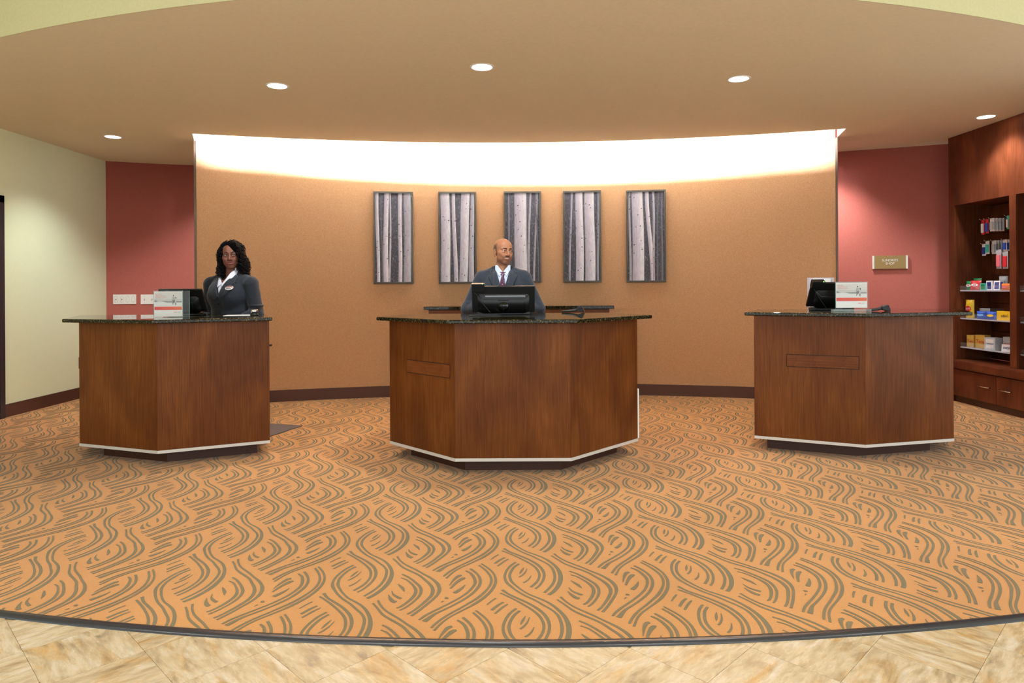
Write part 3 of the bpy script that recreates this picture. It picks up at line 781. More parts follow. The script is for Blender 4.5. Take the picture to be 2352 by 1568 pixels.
# ------------------------------------------------------------------ computers on the desks
def monitor(loc, rz, w_, h_, lean, label, box_on_top=False, full=True, cable=True, box_side=-1):
    """loc: middle of the foot on the counter; back of the screen faces local -y and leans that way at the top"""
    e = empty('monitor', loc, rz); tag(e, label, 'monitor', 'touch screen monitors on the desks')
    prism('foot', [(-w_ * .42, .035), (w_ * .42, .035), (w_ * .40, .10), (-w_ * .40, .10)], 0.0, 0.026, M['black_plastic'], e, .004, 2)
    sh = bmesh.new()
    bm_box(sh, -w_ / 2, w_ / 2, 0, .022, 0.0, h_, .005)
    s = from_bm('shell', sh, M['black_plastic'], e); s.rotation_euler = (lean, 0, 0); s.location = (0, .04, .012 + .036 * math.sin(lean))
    # bulging rear housing
    rb = bmesh.new(); i0, i1 = .045, .085
    zr = h_ * .70
    lo = [rb.verts.new(p) for p in ((-w_ / 2 + i0, 0, .0), (w_ / 2 - i0, 0, .0), (w_ / 2 - i0, 0, zr), (-w_ / 2 + i0, 0, zr))]
    hi = [rb.verts.new(p) for p in ((-w_ / 2 + i1, -.035, .0), (w_ / 2 - i1, -.035, .0), (w_ / 2 - i1, -.035, zr - .03), (-w_ / 2 + i1, -.035, zr - .03))]
    rb.faces.new(hi)
    for k in range(4): rb.faces.new((lo[k], lo[(k + 1) % 4], hi[(k + 1) % 4], hi[k]))
    bmesh.ops.recalc_face_normals(rb, faces=rb.faces)
    bmesh.ops.bevel(rb, geom=[ed for ed in rb.edges if len(ed.link_faces) == 2], offset=.008, segments=3, affect='EDGES')
    for f in rb.faces: f.smooth = True
    from_bm('rear_housing', rb, M['black_plastic'], s)
    box('screen', -w_ / 2 + .012, w_ / 2 - .012, .0215, .0235, .015, h_ - .012, M['black_gloss'], s)
    if full:
        box('vent_bar', -w_ * .29, w_ * .345, -.0205, -.012, zr - .0245, zr - .009, M['silver'], s, .002)
        box('maker_plate', -w_ * .085, w_ * .085, -.037, -.033, h_ * .49, h_ * .54, M['dark_grey'], s, .001)
        lg = tube('logo_disc', [(0.0, -.033, h_ * .25), (0.0, -.0375, h_ * .25)], .041, M['black_gloss'], s, 32)
        text('logo_mark', 'hp', .05, (0.0, -.0379, h_ * .255), (PI / 2, 0, 0), M['black_plastic'], lg, shear=.25)
    box('hinge', -.03, .03, .04, .075, .008, .05, M['black_plastic'], e, .003)
    if box_on_top:
        bx = box_side * (w_ / 2 - .05)
        c = box('card_reader', bx - .05, bx + .05, -.016, .03, h_ - .042, h_ + .022, M['black_plastic'], s, .004)
        led = tube('led', [(bx + .035, -.012, h_ + .021), (bx + .035, -.012, h_ + .0235)], .0045, M['led_green'], c, 10)
    if cable:
        P = [(-w_ / 2 + .02, -.018, h_ - .045), (-w_ / 2 + .045, -.012, h_ * .66), (-w_ / 2 + .085, -.038, h_ * .40), (-w_ / 2 + .12, -.042, h_ * .2), (-w_ / 2 + .145, -.045, .01)]
        Q = catmull([p for p in P], 5)
        tube('cable', [tuple(q) for q in Q], .0025, M['dark_grey'], s, 6)
    return e
mx, _ = at_y(1156.5, 700, 5.42)
mY = at_z(1156, 722.5, TOP)[1]
monitor((mx, 5.36, TOP), 0.0, .495, .212, math.radians(14), 'black touch monitor seen from behind on the middle desk, in front of the man', True)
monitor((-2.700, 5.62, TOP), math.radians(-2), .36, .212, math.radians(30), "black monitor seen from behind on the woman's desk, next to the acrylic sign holder", False, False, False)
monitor((2.635, 5.58, TOPR), math.radians(-2), .42, .225, math.radians(32), 'black monitor with a card reader on its corner, on the unattended desk', True, False, True)

# ------------------------------------------------------------------ acrylic sign holders with leaflets
M['pr_grey'] = vcol_mat('leaflet_print', 0.5)
M['acrylic_base'] = acrylic('acrylic_base', (200, 215, 205), .3, .05)
M['logo_orange'] = mat('logo_orange', (226, 84, 40), 0.5)
M['text_red'] = mat('leaflet_red_text', (214, 96, 74), 0.5)
M['text_grey'] = mat('leaflet_grey_text', (120, 122, 126), 0.5)
def sign_holder(loc, rz, w_, h_, label, wing=True, base=False):
    e = empty('sign_holder', loc, rz); tag(e, label, 'sign holder', 'acrylic sign holders on the desks')
    z0 = .030 if base else .004
    pn = box('leaflet', -w_ / 2, w_ / 2, -.0010, .0010, z0, z0 + h_, M['paper'], e)
    C = Cols(); y = -.0014
    X = lambda t: (t - .5) * w_
    Z = lambda t: z0 + h_ * (1 - t)
    C.grid([[(X(.01), Z(.03)), (X(.99), Z(.03))], [(X(.01), Z(.3)), (X(.99), Z(.3))]], y, [(212, 209, 203)] * 2)
    C.grid([[(X(.01), Z(.3)), (X(.99), Z(.3))], [(X(.01), Z(.41)), (X(.99), Z(.41))]], y, [(200, 198, 192)] * 2)
    C.grid([[(X(.01), Z(.41)), (X(.99), Z(.41))], [(X(.01), Z(.59)), (X(.99), Z(.59))]], y, [(222, 221, 217)] * 2)
    y2 = y - .0002
    C.poly([(X(.01), Z(.33)), (X(.07), Z(.35)), (X(.13), Z(.405)), (X(.01), Z(.42))], y2, (140, 140, 138))
    C.poly([(X(.28), Z(.39)), (X(.5), Z(.385)), (X(.7), Z(.38)), (X(.99), Z(.39)), (X(.99), Z(.435)), (X(.75), Z(.44)), (X(.45), Z(.44))], y2, (138, 138, 134))
    y3 = y2 - .0002                                          # couple seen from behind on the beach
    C.poly([(X(.677), Z(.14)), (X(.70), Z(.135)), (X(.712), Z(.155)), (X(.705), Z(.185)), (X(.685), Z(.185)), (X(.675), Z(.16))], y3, (46, 44, 44))
    C.poly([(X(.66), Z(.2)), (X(.72), Z(.2)), (X(.745), Z(.26)), (X(.74), Z(.34)), (X(.66), Z(.34)), (X(.64), Z(.36)), (X(.632), Z(.35)), (X(.645), Z(.25))], y3, (174, 172, 168))
    C.poly([(X(.655), Z(.34)), (X(.74), Z(.34)), (X(.735), Z(.44)), (X(.70), Z(.44)), (X(.665), Z(.53)), (X(.648), Z(.53)), (X(.66), Z(.44))], y3, (112, 110, 106))
    C.poly([(X(.757), Z(.205)), (X(.785), Z(.21)), (X(.80), Z(.26)), (X(.79), Z(.295)), (X(.765), Z(.27))], y3 - .0001, (56, 52, 50))
    C.poly([(X(.745), Z(.28)), (X(.79), Z(.29)), (X(.795), Z(.4)), (X(.80), Z(.52)), (X(.73), Z(.525)), (X(.745), Z(.4))], y3 - .0001, (192, 190, 186))
    C.poly([(X(.73), Z(.45)), (X(.80), Z(.45)), (X(.79), Z(.54)), (X(.75), Z(.545))], y3 - .0002, (150, 148, 144))
    C.build('photo', M['pr_grey'], pn)
    B = Cols(); B.grid([[(X(.01), Z(.60)), (X(.5), Z(.60)), (X(.99), Z(.60))], [(X(.01), Z(.735)), (X(.5), Z(.735)), (X(.99), Z(.735))]], y2, [(222, 62, 42), (228, 76, 40), (234, 104, 46)]); B.build('band', M['pr_grey'], pn)
    R = (PI / 2, 0, 0)
    for k, s in enumerate(('Spire Elite,', 'Platinum Elite and', 'Gold Elite members')): text('leaflet_text', s, h_ * .052, (X(.05), y3, Z(.115 + .058 * k)), R, M['text_red'], pn, 'LEFT', .0001, 1.0, .2)
    text('leaflet_text', 'enjoy exclusive benefits every stay', h_ * .024, (X(.05), y3, Z(.28)), R, M['text_grey'], pn, 'LEFT', .0001)
    text('logo', 'IHG', h_ * .075, (X(.76), y3, Z(.825)), R, M['logo_orange'], pn, 'CENTER', .0001, 1.0)
    text('leaflet_text', 'Rewards', h_ * .036, (X(.84), y3, Z(.81)), R, M['text_grey'], pn, 'LEFT', .0001)
    text('leaflet_text', 'Club', h_ * .036, (X(.84), y3, Z(.845)), R, M['text_grey'], pn, 'LEFT', .0001)
    box('front_sheet', -w_ / 2 - .003, w_ / 2 + .003, -.0042, -.0024, z0 - .003, z0 + h_ + .008, M['acrylic'], e)
    box('back_sheet', -w_ / 2 - .003, w_ / 2 + .003, .0016, .0034, z0 - .003, z0 + h_ + .008, M['acrylic'], e)
    for s in (-1, 1): box('edge', min(s * (w_ / 2 + .003), s * (w_ / 2 + .0042)), max(s * (w_ / 2 + .003), s * (w_ / 2 + .0042)), -.0042, .0034, z0 - .003, z0 + h_ + .008, M['acrylic_edge'], e)
    if wing:                                                 # the leaning back leaf of the holder
        wg = box('back_leaf', 0, .055, -.0012, .0012, .0005, h_ + .01, M['acrylic'], e); wg.location = (w_ / 2 + .003, .001, 0); wg.rotation_euler = (0, 0, math.radians(48))
        box('edge', .0542, .0558, -.0012, .0012, .0005, h_ + .01, M['acrylic_edge'], wg)
    if base:
        box('base_block', -w_ / 2 - .028, w_ / 2 + .022, -.028, .03, 0.0005, .018, M['acrylic_base'], e, .003)
        for s in (-1, 1): box('base_clip', s * (w_ / 2 - .02) - .018, s * (w_ / 2 - .02) + .018, -.022, .022, .0182, .030, M['acrylic'], e, .003)
    else: box('base_sheet', -w_ / 2, w_ / 2, -.004, .05, 0.0, .002, M['acrylic'], e)
def holder_px(u0, u1, vtop, vbot, top, Y):
    xm, zt = at_y((u0 + u1) / 2, vtop, Y)
    return xm, (u1 - u0) * Y / F
xm, w_ = holder_px(355.5, 417, 667, 726, TOP, 5.36)
sign_holder((xm, 5.36, TOP), math.radians(6), w_, .197, "acrylic holder with a beach couple leaflet on the woman's desk, before her monitor", True, False)
xm, w_ = holder_px(1921, 1990, 647, 712, TOPR, 5.33)
sign_holder((xm, 5.33, TOPR), math.radians(-4), w_, .196, 'acrylic holder on a clear base with a beach couple leaflet on the unattended desk', False, True)

# clear tray standing behind the unattended monitor
e = empty('document_tray', (2.645, 5.86, TOPR), math.radians(0)); tag(e, 'clear acrylic document stand with papers behind the unattended monitor', 'tray')
box('back_sheet', -.105, .105, 0, .003, 0.0, .272, M['acrylic_frost'], e, .001)
box('lip', -.105, .105, -.035, 0, 0.0, .004, M['acrylic_frost'], e)
for s in (-1, 1): box('side', s * .105 - .002, s * .105 + .002, -.035, .003, 0, .272, M['acrylic_frost'], e)
box('papers', -.06, .09, -.006, -.001, .004, .262, M['paper'], e)
# ------------------------------------------------------------------ payment scanners
def scanner(loc, rz, label, s=1.0):
    e = empty('barcode_scanner', loc, rz); tag(e, label, 'scanner', 'hand scanners on the desks')
    h = tube('handle', [(-.10 * s, 0, .009), (-.05 * s, 0, .012), (0, 0, .017), (.04 * s, 0, .026)], [.007, .010, .011, .013], M['dark_grey'], e, 10)
    hd = bmesh.new()
    lo = [hd.verts.new(p) for p in ((.03, -.018, .016), (.03, .018, .016), (.03, .018, .034), (.03, -.018, .034))]
    hi = [hd.verts.new(p) for p in ((.095, -.034, .0), (.095, .034, .0), (.075, .034, .052), (.075, -.034, .052))]
    hd.faces.new(lo[::-1]); hd.faces.new(hi)
    for k in range(4): hd.faces.new((lo[k], lo[(k + 1) % 4], hi[(k + 1) % 4], hi[k]))
    bmesh.ops.recalc_face_normals(hd, faces=hd.faces); bmesh.ops.bevel(hd, geom=hd.edges[:], offset=.004, segments=2, affect='EDGES')
    ho = from_bm('head', hd, M['dark_grey'], e)
    pyd('window', [(.0975, -.026, .006), (.0975, .026, .006), (.0795, .026, .046), (.0795, -.026, .046)], [(0, 1, 2, 3)], M['black_gloss'], ho)
    return e
x, y = at_z(1313, 716, TOP); scanner((x, y - .16, TOP), math.radians(-12), 'grey hand scanner lying on the middle desk beside the monitor')
x, y = at_z(2012, 712, TOPR); scanner((x - .12, y - .25, TOPR), math.radians(12), 'dark hand scanner lying on the unattended desk beside the leaflet holder')
# paper and stamp on the woman's desk
x, y = at_z(553, 722.5, TOP)
pp = box('paper_sheet', -.11, .11, -.07, .07, 0, .0025, M['paper']); pp.location = (x + .05, y - .16, TOP + .0006); pp.rotation_euler = (0, 0, .18); tag(pp, "thin white paper stack on the granite top in front of the woman", 'paper')
x, y = at_z(583, 723, TOP)
e = empty('desk_stamp', (x + .05, y - .12, TOP)); tag(e, "small chrome capped black desk stamp in front of the woman", 'stamp')
lathe('base', [(0.0, 0.0), (.034, 0.0), (.034, .008), (.030, .014), (.026, .016), (0, .016)], M['black_plastic'], e, 28)
lathe('body', [(.024, .016), (.024, .026), (.0, .026)], M['black_plastic'], e, 28)
lathe('cap', [(.0275, .026), (.029, .03), (.029, .046), (.026, .05), (0, .051)], M['chrome'], e, 28)
x, y = at_z(488, 727, TOP)
e = empty('pen_stand', (x, y - .1, TOP)); tag(e, "slim dark pen stand beside the monitor on the woman's desk", 'pen stand')
lathe('base', [(0, 0), (.02, 0), (.02, .006), (0, .006)], M['black_plastic'], e, 20)
tube('pen', [(0, 0, .006), (0, 0, .034)], .0035, M['dark_grey'], e, 8)
box('crossbar', -.022, .022, -.004, .004, .030, .036, M['black_plastic'], e)
# folded cables / tray by the middle monitor
x, y = at_z(1117, 722, TOP)
e = empty('signature_pad', (x, 5.24, TOP)); tag(e, 'thin black signature pad lying beside the middle monitor', 'signature pad')
box('pad', -.12, .12, -.05, .05, 0.0, .008, M['black_plastic'], e, .002); box('pad_screen', -.10, .10, -.036, .036, .008, .0092, M['dark_grey'], e)
# ------------------------------------------------------------------ snack cabinet on the right
def at_x(u, v, X):
    a, b = ray(u, v); d = X / a; return d, HC + b * d
CX = XR
cab = empty('snack_cabinet', (CX, 6.3, 0)); tag(cab, 'tall built-in dark wood snack cabinet with open bays and drawers under the ceiling', 'cabinet')
def cb(name, x0, x1, y0, y1, z0, z1, m, parent=cab, bev=0.0012): return box(name, x0 - CX, x1 - CX, y0 - 6.3, y1 - 6.3, z0, z1, m, parent, bev)
YA, YB = 7.585, 5.0
W1 = M['wood_cab']
cb('header_panel', CX, CX + .022, YB, YA, 2.155, H - .004, W1)
cb('stile', CX, CX + .022, 7.494, YA, .473, 2.155, W1)
cb('divider_stile', CX, CX + .022, 6.575, 6.663, .473, 2.155, W1)
cb('stile', CX, CX + .022, YB, 5.09, .473, 2.155, W1)
cb('side_panel', CX + .022, CX + .50, 7.56, YA, .0, H - .01, W1)
cb('side_panel', CX + .022, CX + .50, YB, YB + .022, .0, H - .01, W1)
cb('divider', CX + .022, CX + .42, 6.608, 6.63, .473, 2.155, W1)
cb('inner_side', CX + .022, CX + .42, 7.494, 7.512, .473, 2.155, W1)
cb('bay_top', CX + .022, CX + .42, YB + .022, 7.494, 2.156, 2.176, W1)
cb('ledge', CX - .035, CX + .42, YB, 7.60, .375, .473, W1, cab, .022)
cb('base_carcass', CX + .022, CX + .45, YB + .03, YA, .075, .375, M['wood_dark'])
cb('toe_kick', CX + .04, CX + .45, YB + .03, YA - .01, 0, .075, M['wood_dark'])
seams = [7.58, 6.857, 6.13, 5.40, 5.02]
for i, (a, b) in enumerate(zip(seams[:-1], seams[1:])):
    d_ = cb('drawer', CX + .001, CX + .022, b + .002, a - .002, .08, .366, W1)
    hy = [(7.10, 6.938), (6.805, 6.642), (5.86, 5.70), (5.26, 5.12)][i]
    tube('handle', [(0.001, hy[0] - 6.3, .237), (-.028, hy[0] - .005 - 6.3, .237), (-.030, hy[1] + .005 - 6.3, .237), (0.001, hy[1] - 6.3, .237)], .0055, M['chrome'], d_, 8)
z = .48
while z < 2.13:                                           # slat board back, one board after another
    z1 = min(z + .148, 2.156)
    for y0, y1 in ((6.631, 7.493), (YB + .023, 6.607)):
        cb('slat', CX + .40, CX + .415, y0, y1, z, z1, M['wood_cab'])
    z += .152
cb('back_panel', CX + .416, CX + .43, YB, YA, .473, 2.2, M['groove'])

# acrylic shelves in the first bay (and the one beyond the divider)
SH = [1.226, .923, .61]
sn = ['upper', 'middle', 'lower']
for k, zz in enumerate(SH):
    for bay, (y0, y1) in enumerate(((6.668, 7.488), (5.10, 6.60))):
        e = empty('acrylic_shelf', (CX + .23, (y0 + y1) / 2, zz)); hw = (y1 - y0) / 2
        tag(e, '%s clear acrylic shelf in the %s of the snack cabinet' % (sn[k], 'stocked bay' if bay == 0 else 'bare bay past the divider'), 'shelf', 'acrylic shelves in the snack cabinet')
        box('shelf_board', -.17, .168, -hw, hw, -.006, 0, M['acrylic_frost'], e)
        box('front_edge', -.174, -.17, -hw, hw, -.010, .004, M['acrylic_frost'], e, .001)
        box('lip', -.1735, -.171, -hw, hw, .004, .05, M['acrylic'], e)
        if bay == 0:
            for t in ((.175, -.155), (.21, -.108), (.275, .10, -.055))[k]:     # sloped dividers of the bins
                V = [(-.165, t, 0), (.165, t, 0), (.165, t, .11), (.05, t, .11), (-.165, t, .05)]
                V += [(p[0], p[1] + .0025, p[2]) for p in V]
                pyd('bin_divider', V, [(0, 1, 2, 3, 4), (9, 8, 7, 6, 5)] + [(i, i + 5, (i + 1) % 5 + 5, (i + 1) % 5) for i in range(5)], M['acrylic'], e)
def pm(name, c, rough=.35): return mat(name, c, rough, spec=.5)
PK = {k: pm('pack_' + k, c) for k, c in dict(red=(206, 48, 56), white=(236, 234, 236), blue=(44, 84, 186), navy=(26, 40, 110), teal=(70, 186, 170), green=(34, 120, 66), yellow=(244, 200, 42), gold=(206, 164, 74), orange=(240, 120, 46), brown=(92, 44, 30), grey=(150, 152, 156), pink=(232, 116, 130), silver=(196, 200, 204), lightblue=(120, 176, 226)).items()}
PK['film'] = acrylic('clear_film', (232, 232, 236), .35, .2)
PK['black'] = M['black_plastic']
def clampy(loc, w_):
    return (loc[0], min(max(loc[1], 6.672 + w_ * .5), 7.478 - w_ * .5), loc[2])
def bag(loc, rz, w_, h_, t_, m, label, band=None, word=None, wm=None, tilt=0.0, group='snack bags in the cabinet'):
    """pillow bag with crimped ends; front faces local -y"""
    loc = clampy(loc, w_)
    e = empty('snack_bag', loc, rz, tilt); tag(e, label, 'snack bag', group)
    nx, nz = 9, 11; V, Fc = [], []
    rg = random.Random(hash(label) % 999)
    for s in (-1, 1):
        for i in range(nz):
            for j in range(nx):
                u, v = j / (nx - 1) * 2 - 1, i / (nz - 1) * 2 - 1
                puff = max(0, (1 - abs(u) ** 2.6)) ** .6 * max(0, (1 - abs(v) ** 3.2)) ** .6
                V.append((u * w_ / 2 * (1 - .06 * (1 - abs(v))), s * (puff * t_ / 2 + .0008) + rg.uniform(-.002, .002) * puff, h_ / 2 + v * h_ / 2))
        b = 0 if s < 0 else nx * nz
        for i in range(nz - 1):
            for j in range(nx - 1):
                q = (b + i * nx + j, b + i * nx + j + 1, b + (i + 1) * nx + j + 1, b + (i + 1) * nx + j)
                Fc.append(q if s < 0 else q[::-1])
    o = pyd('wrapper', V, Fc, m, e, True)
    if band:
        R = []; 
        for j in range(18):
            th = 2 * PI * j / 18; uu, vv = .62 * math.cos(th), .3 * math.sin(th) + .05
            puff = max(0, (1 - abs(uu) ** 2.6)) ** .6 * max(0, (1 - abs(vv) ** 3.2)) ** .6
            R.append((uu * w_ / 2, -(puff * t_ / 2 + .004), h_ / 2 + vv * h_ / 2))
        pyd('emblem', R, [tuple(range(18))], band, e)
    if word: text('lettering', word, min(h_ * .26, w_ * .24), (0, -(t_ / 2 + .005), h_ * .52), (PI / 2, 0, 0), wm, e, sx=.9)
    return e
def carton(loc, rz, w_, h_, d_, m, label, word=None, wm=None, panel=None, tilt=0.0, group='snack boxes in the cabinet', wsize=.5, cat='snack box'):
    loc = clampy(loc, w_ + .06)
    e = empty('snack_box', loc, rz, tilt); tag(e, label, cat, group)
    box('carton', -w_ / 2, w_ / 2, 0, d_, 0, h_, m, e, .001)
    if panel: box('printed_panel', -w_ * .36, w_ * .36, -.0006, .001, h_ * .14, h_ * .86, panel, e)
    if word: text('lettering', word, h_ * wsize, (0, -.0012, h_ * .5), (PI / 2, 0, 0), wm, e, sx=.85, shear=.1)
    return e
FACE = -PI / 2 + .0                    # front of the packs looks out of the cabinet (towards -x), turned a little to the room
def sy(u, X): return X * F / (u - 1176)
RZ = -PI / 2 + 0.25
z1, z2, z3 = [s + .001 for s in SH]
# upper shelf
bag((4.99, sy(2212, 4.99), z1), RZ, .10, .10, .05, PK['green'], 'green candy bag with white emblem at the wall end of the upper acrylic shelf', PK['white'], 'AIR', PK['red'])
bag((4.975, sy(2240, 4.97), z1), RZ + .2, .11, .105, .05, PK['red'], 'red candy bag with white emblem beside the green candy bag', PK['white'], 'AIR', PK['red'], -.15)
bag((5.07, sy(2238, 5.07), z1), RZ, .10, .13, .04, PK['green'], 'taller green candy bag behind the red candy bag', PK['orange'])
carton((4.975, sy(2258, 4.975), z1), RZ, .06, .075, .05, PK['teal'], 'small teal gum box beside the white card packs', None, None, PK['green'])
carton((4.965, sy(2273, 4.965), z1), RZ, .062, .10, .022, PK['white'], 'white pack of playing cards standing nearest the teal gum box', None, None, PK['navy'], .04, 'card packs on the upper shelf', .5, 'card pack')
carton((4.975, sy(2287, 4.965), z1), RZ + .15, .062, .10, .022, PK['white'], 'white pack of playing cards tilted beside its upright twin', None, None, PK['navy'], -.12, 'card packs on the upper shelf', .5, 'card pack')
for i in range(4):
    carton((5.0 + .035 * i, sy(2300 + 1 * i, 5.0 + .035 * i), z1), RZ, .058, .098, .018, PK['white'] if i % 2 else PK['grey'], 'striped white card pack in the row behind the tilted pack', None, None, PK['navy'], 0, 'row of striped card packs', .5, 'card pack')
bag((4.95, sy(2312, 4.95), z1), RZ, .10, .07, .04, PK['orange'], 'orange candy bag at the divider end of the upper shelf', PK['pink'])
bag((5.17, sy(2306, 5.17), z1), RZ, .10, .15, .05, PK['silver'], 'silver candy bag with red emblem behind the striped packs', PK['red'])
# middle shelf
bag((4.985, sy(2219, 4.985), z2), RZ, .105, .20, .055, PK['yellow'], 'yellow chip bag standing on the middle acrylic shelf', PK['red'], 'LAYS', PK['white'])
bag((4.97, sy(2256, 4.97), z2), RZ, .125, .085, .05, PK['blue'], 'blue cookie bag next to the yellow chip bag', PK['lightblue'], None, None)
bag((4.96, sy(2279, 4.96), z2), RZ, .125, .085, .05, PK['blue'], 'blue cookie bag next to the yellow candy box', PK['yellow'], None, None)
bag((5.09, sy(2262, 5.09), z2), RZ, .13, .11, .05, PK['silver'], 'silver foil bag behind the blue cookie bags', None)
carton((4.945, sy(2308, 4.945), z2), -PI / 2 + .1, .20, .095, .06, PK['yellow'], 'yellow candy box lettered m and m beside the divider', "m&m's", PK['brown'], None, 0, 'snack boxes in the cabinet', .42)
# lower shelf
carton((4.97, sy(2219, 4.97), z3), RZ, .085, .13, .10, PK['gold'], 'gold candy bar box lettered Twix at the wall end of the lower shelf', 'Twix', PK['red'], None, 0, 'snack boxes in the cabinet', .34)
carton((4.985, sy(2254, 5.0), z3), RZ, .11, .14, .08, PK['gold'], 'gold candy bar box with tilted red Twix lettering', 'Twix', PK['red'], None, 0, 'snack boxes in the cabinet', .40)
carton((4.965, sy(2273, 4.965), z3), RZ, .12, .125, .10, PK['silver'], 'silver candy bar box with a white 3 Musketeers panel', '3 Musketeers', PK['navy'], PK['white'], 0, 'snack boxes in the cabinet', .15)
carton((5.06, sy(2312, 5.04), z3), RZ, .12, .14, .08, PK['silver'], 'silver candy bar box behind the red-edged tray', '3 Musketeers', PK['red'], None, 0, 'snack boxes in the cabinet', .2)
carton((4.965, sy(2311, 4.945), z3), -PI / 2 + .25, .15, .075, .05, PK['white'], 'white candy bar tray lettered Snickers in blue beside the divider', 'SNICKERS', PK['navy'], None, -.1, 'snack boxes in the cabinet', .42)
# hanging goods on peg hooks
def hang(u, v0, v1, X, wd, m, inner, label, cnt=1, step=.022, name='hanging_pack', group='packs hanging on peg hooks'):
    y, zt = at_x(u, v0, X); _, zb = at_x(u, v1, X); h = zt - zb
    hk = empty('peg_hook', (CX + .3985, y, zt - .008)); tag(hk, 'thin metal peg hook for the ' + label.split(' on the')[0].split(' below')[0].split(' beside')[0].split(' half')[0], 'hook', 'peg hooks on the slat boards')
    tube('rod', [(0, 0, 0), (X - CX - .4185, 0, 0), (X - CX - .4385, 0, .015)], .0025, M['chrome'], hk, 6)
    box('hook_base', -.008, 0.0, -.012, .012, -.02, .014, M['chrome'], hk)
    for i in range(cnt):
        e = empty(name, (X + i * step, y, zt), -PI / 2 + .12); tag(e, label if cnt == 1 else label + (', front one' if i == 0 else ', one of those behind'), 'pack', group)
        box('card', -wd / 2, wd / 2, 0, .0015, -h, 0, m, e)
        box('blister', -wd * .36, wd * .36, -.014, 0, -h * .88, -h * .28, inner, e, .004)
        box('header', -wd / 2, wd / 2, -.0006, .001, -h * .2, -.002, m, e)
hang(2257.5, 504, 539, 5.06, .042, PK['red'], PK['white'], 'red card pack with a white tube on the top hook row')
hang(2267, 503, 536, 5.06, .042, PK['red'], PK['blue'], 'red card pack with a blue tube on the top hook row')
hang(2278.5, 501, 531, 5.05, .055, PK['white'], PK['silver'], 'white paper pack on the top hook row', 4, .035)
hang(2315, 495, 526, 5.05, .03, PK['teal'], PK['white'], 'teal pack half hidden by the divider on the top hook row')
hang(2260, 560, 587, 5.06, .05, PK['white'], PK['navy'], 'white and navy tube pack on the second hook row')
hang(2268, 553, 583, 5.07, .05, PK['white'], PK['teal'], 'white and teal pack on the second hook row')
hang(2283, 552, 583, 5.06, .055, PK['silver'], PK['grey'], 'grey pack on the second hook row', 4, .03)
hang(2308, 550, 576, 5.05, .05, PK['white'], PK['blue'], 'white and blue pack on the second hook row', 2, .03)
hang(2294, 573, 617, 5.0, .06, PK['film'], PK['pink'], 'clear bag of pink razors below the second hook row')
hang(2309, 577, 617, 5.0, .065, PK['film'], PK['red'], 'clear bag of red razors beside the divider')
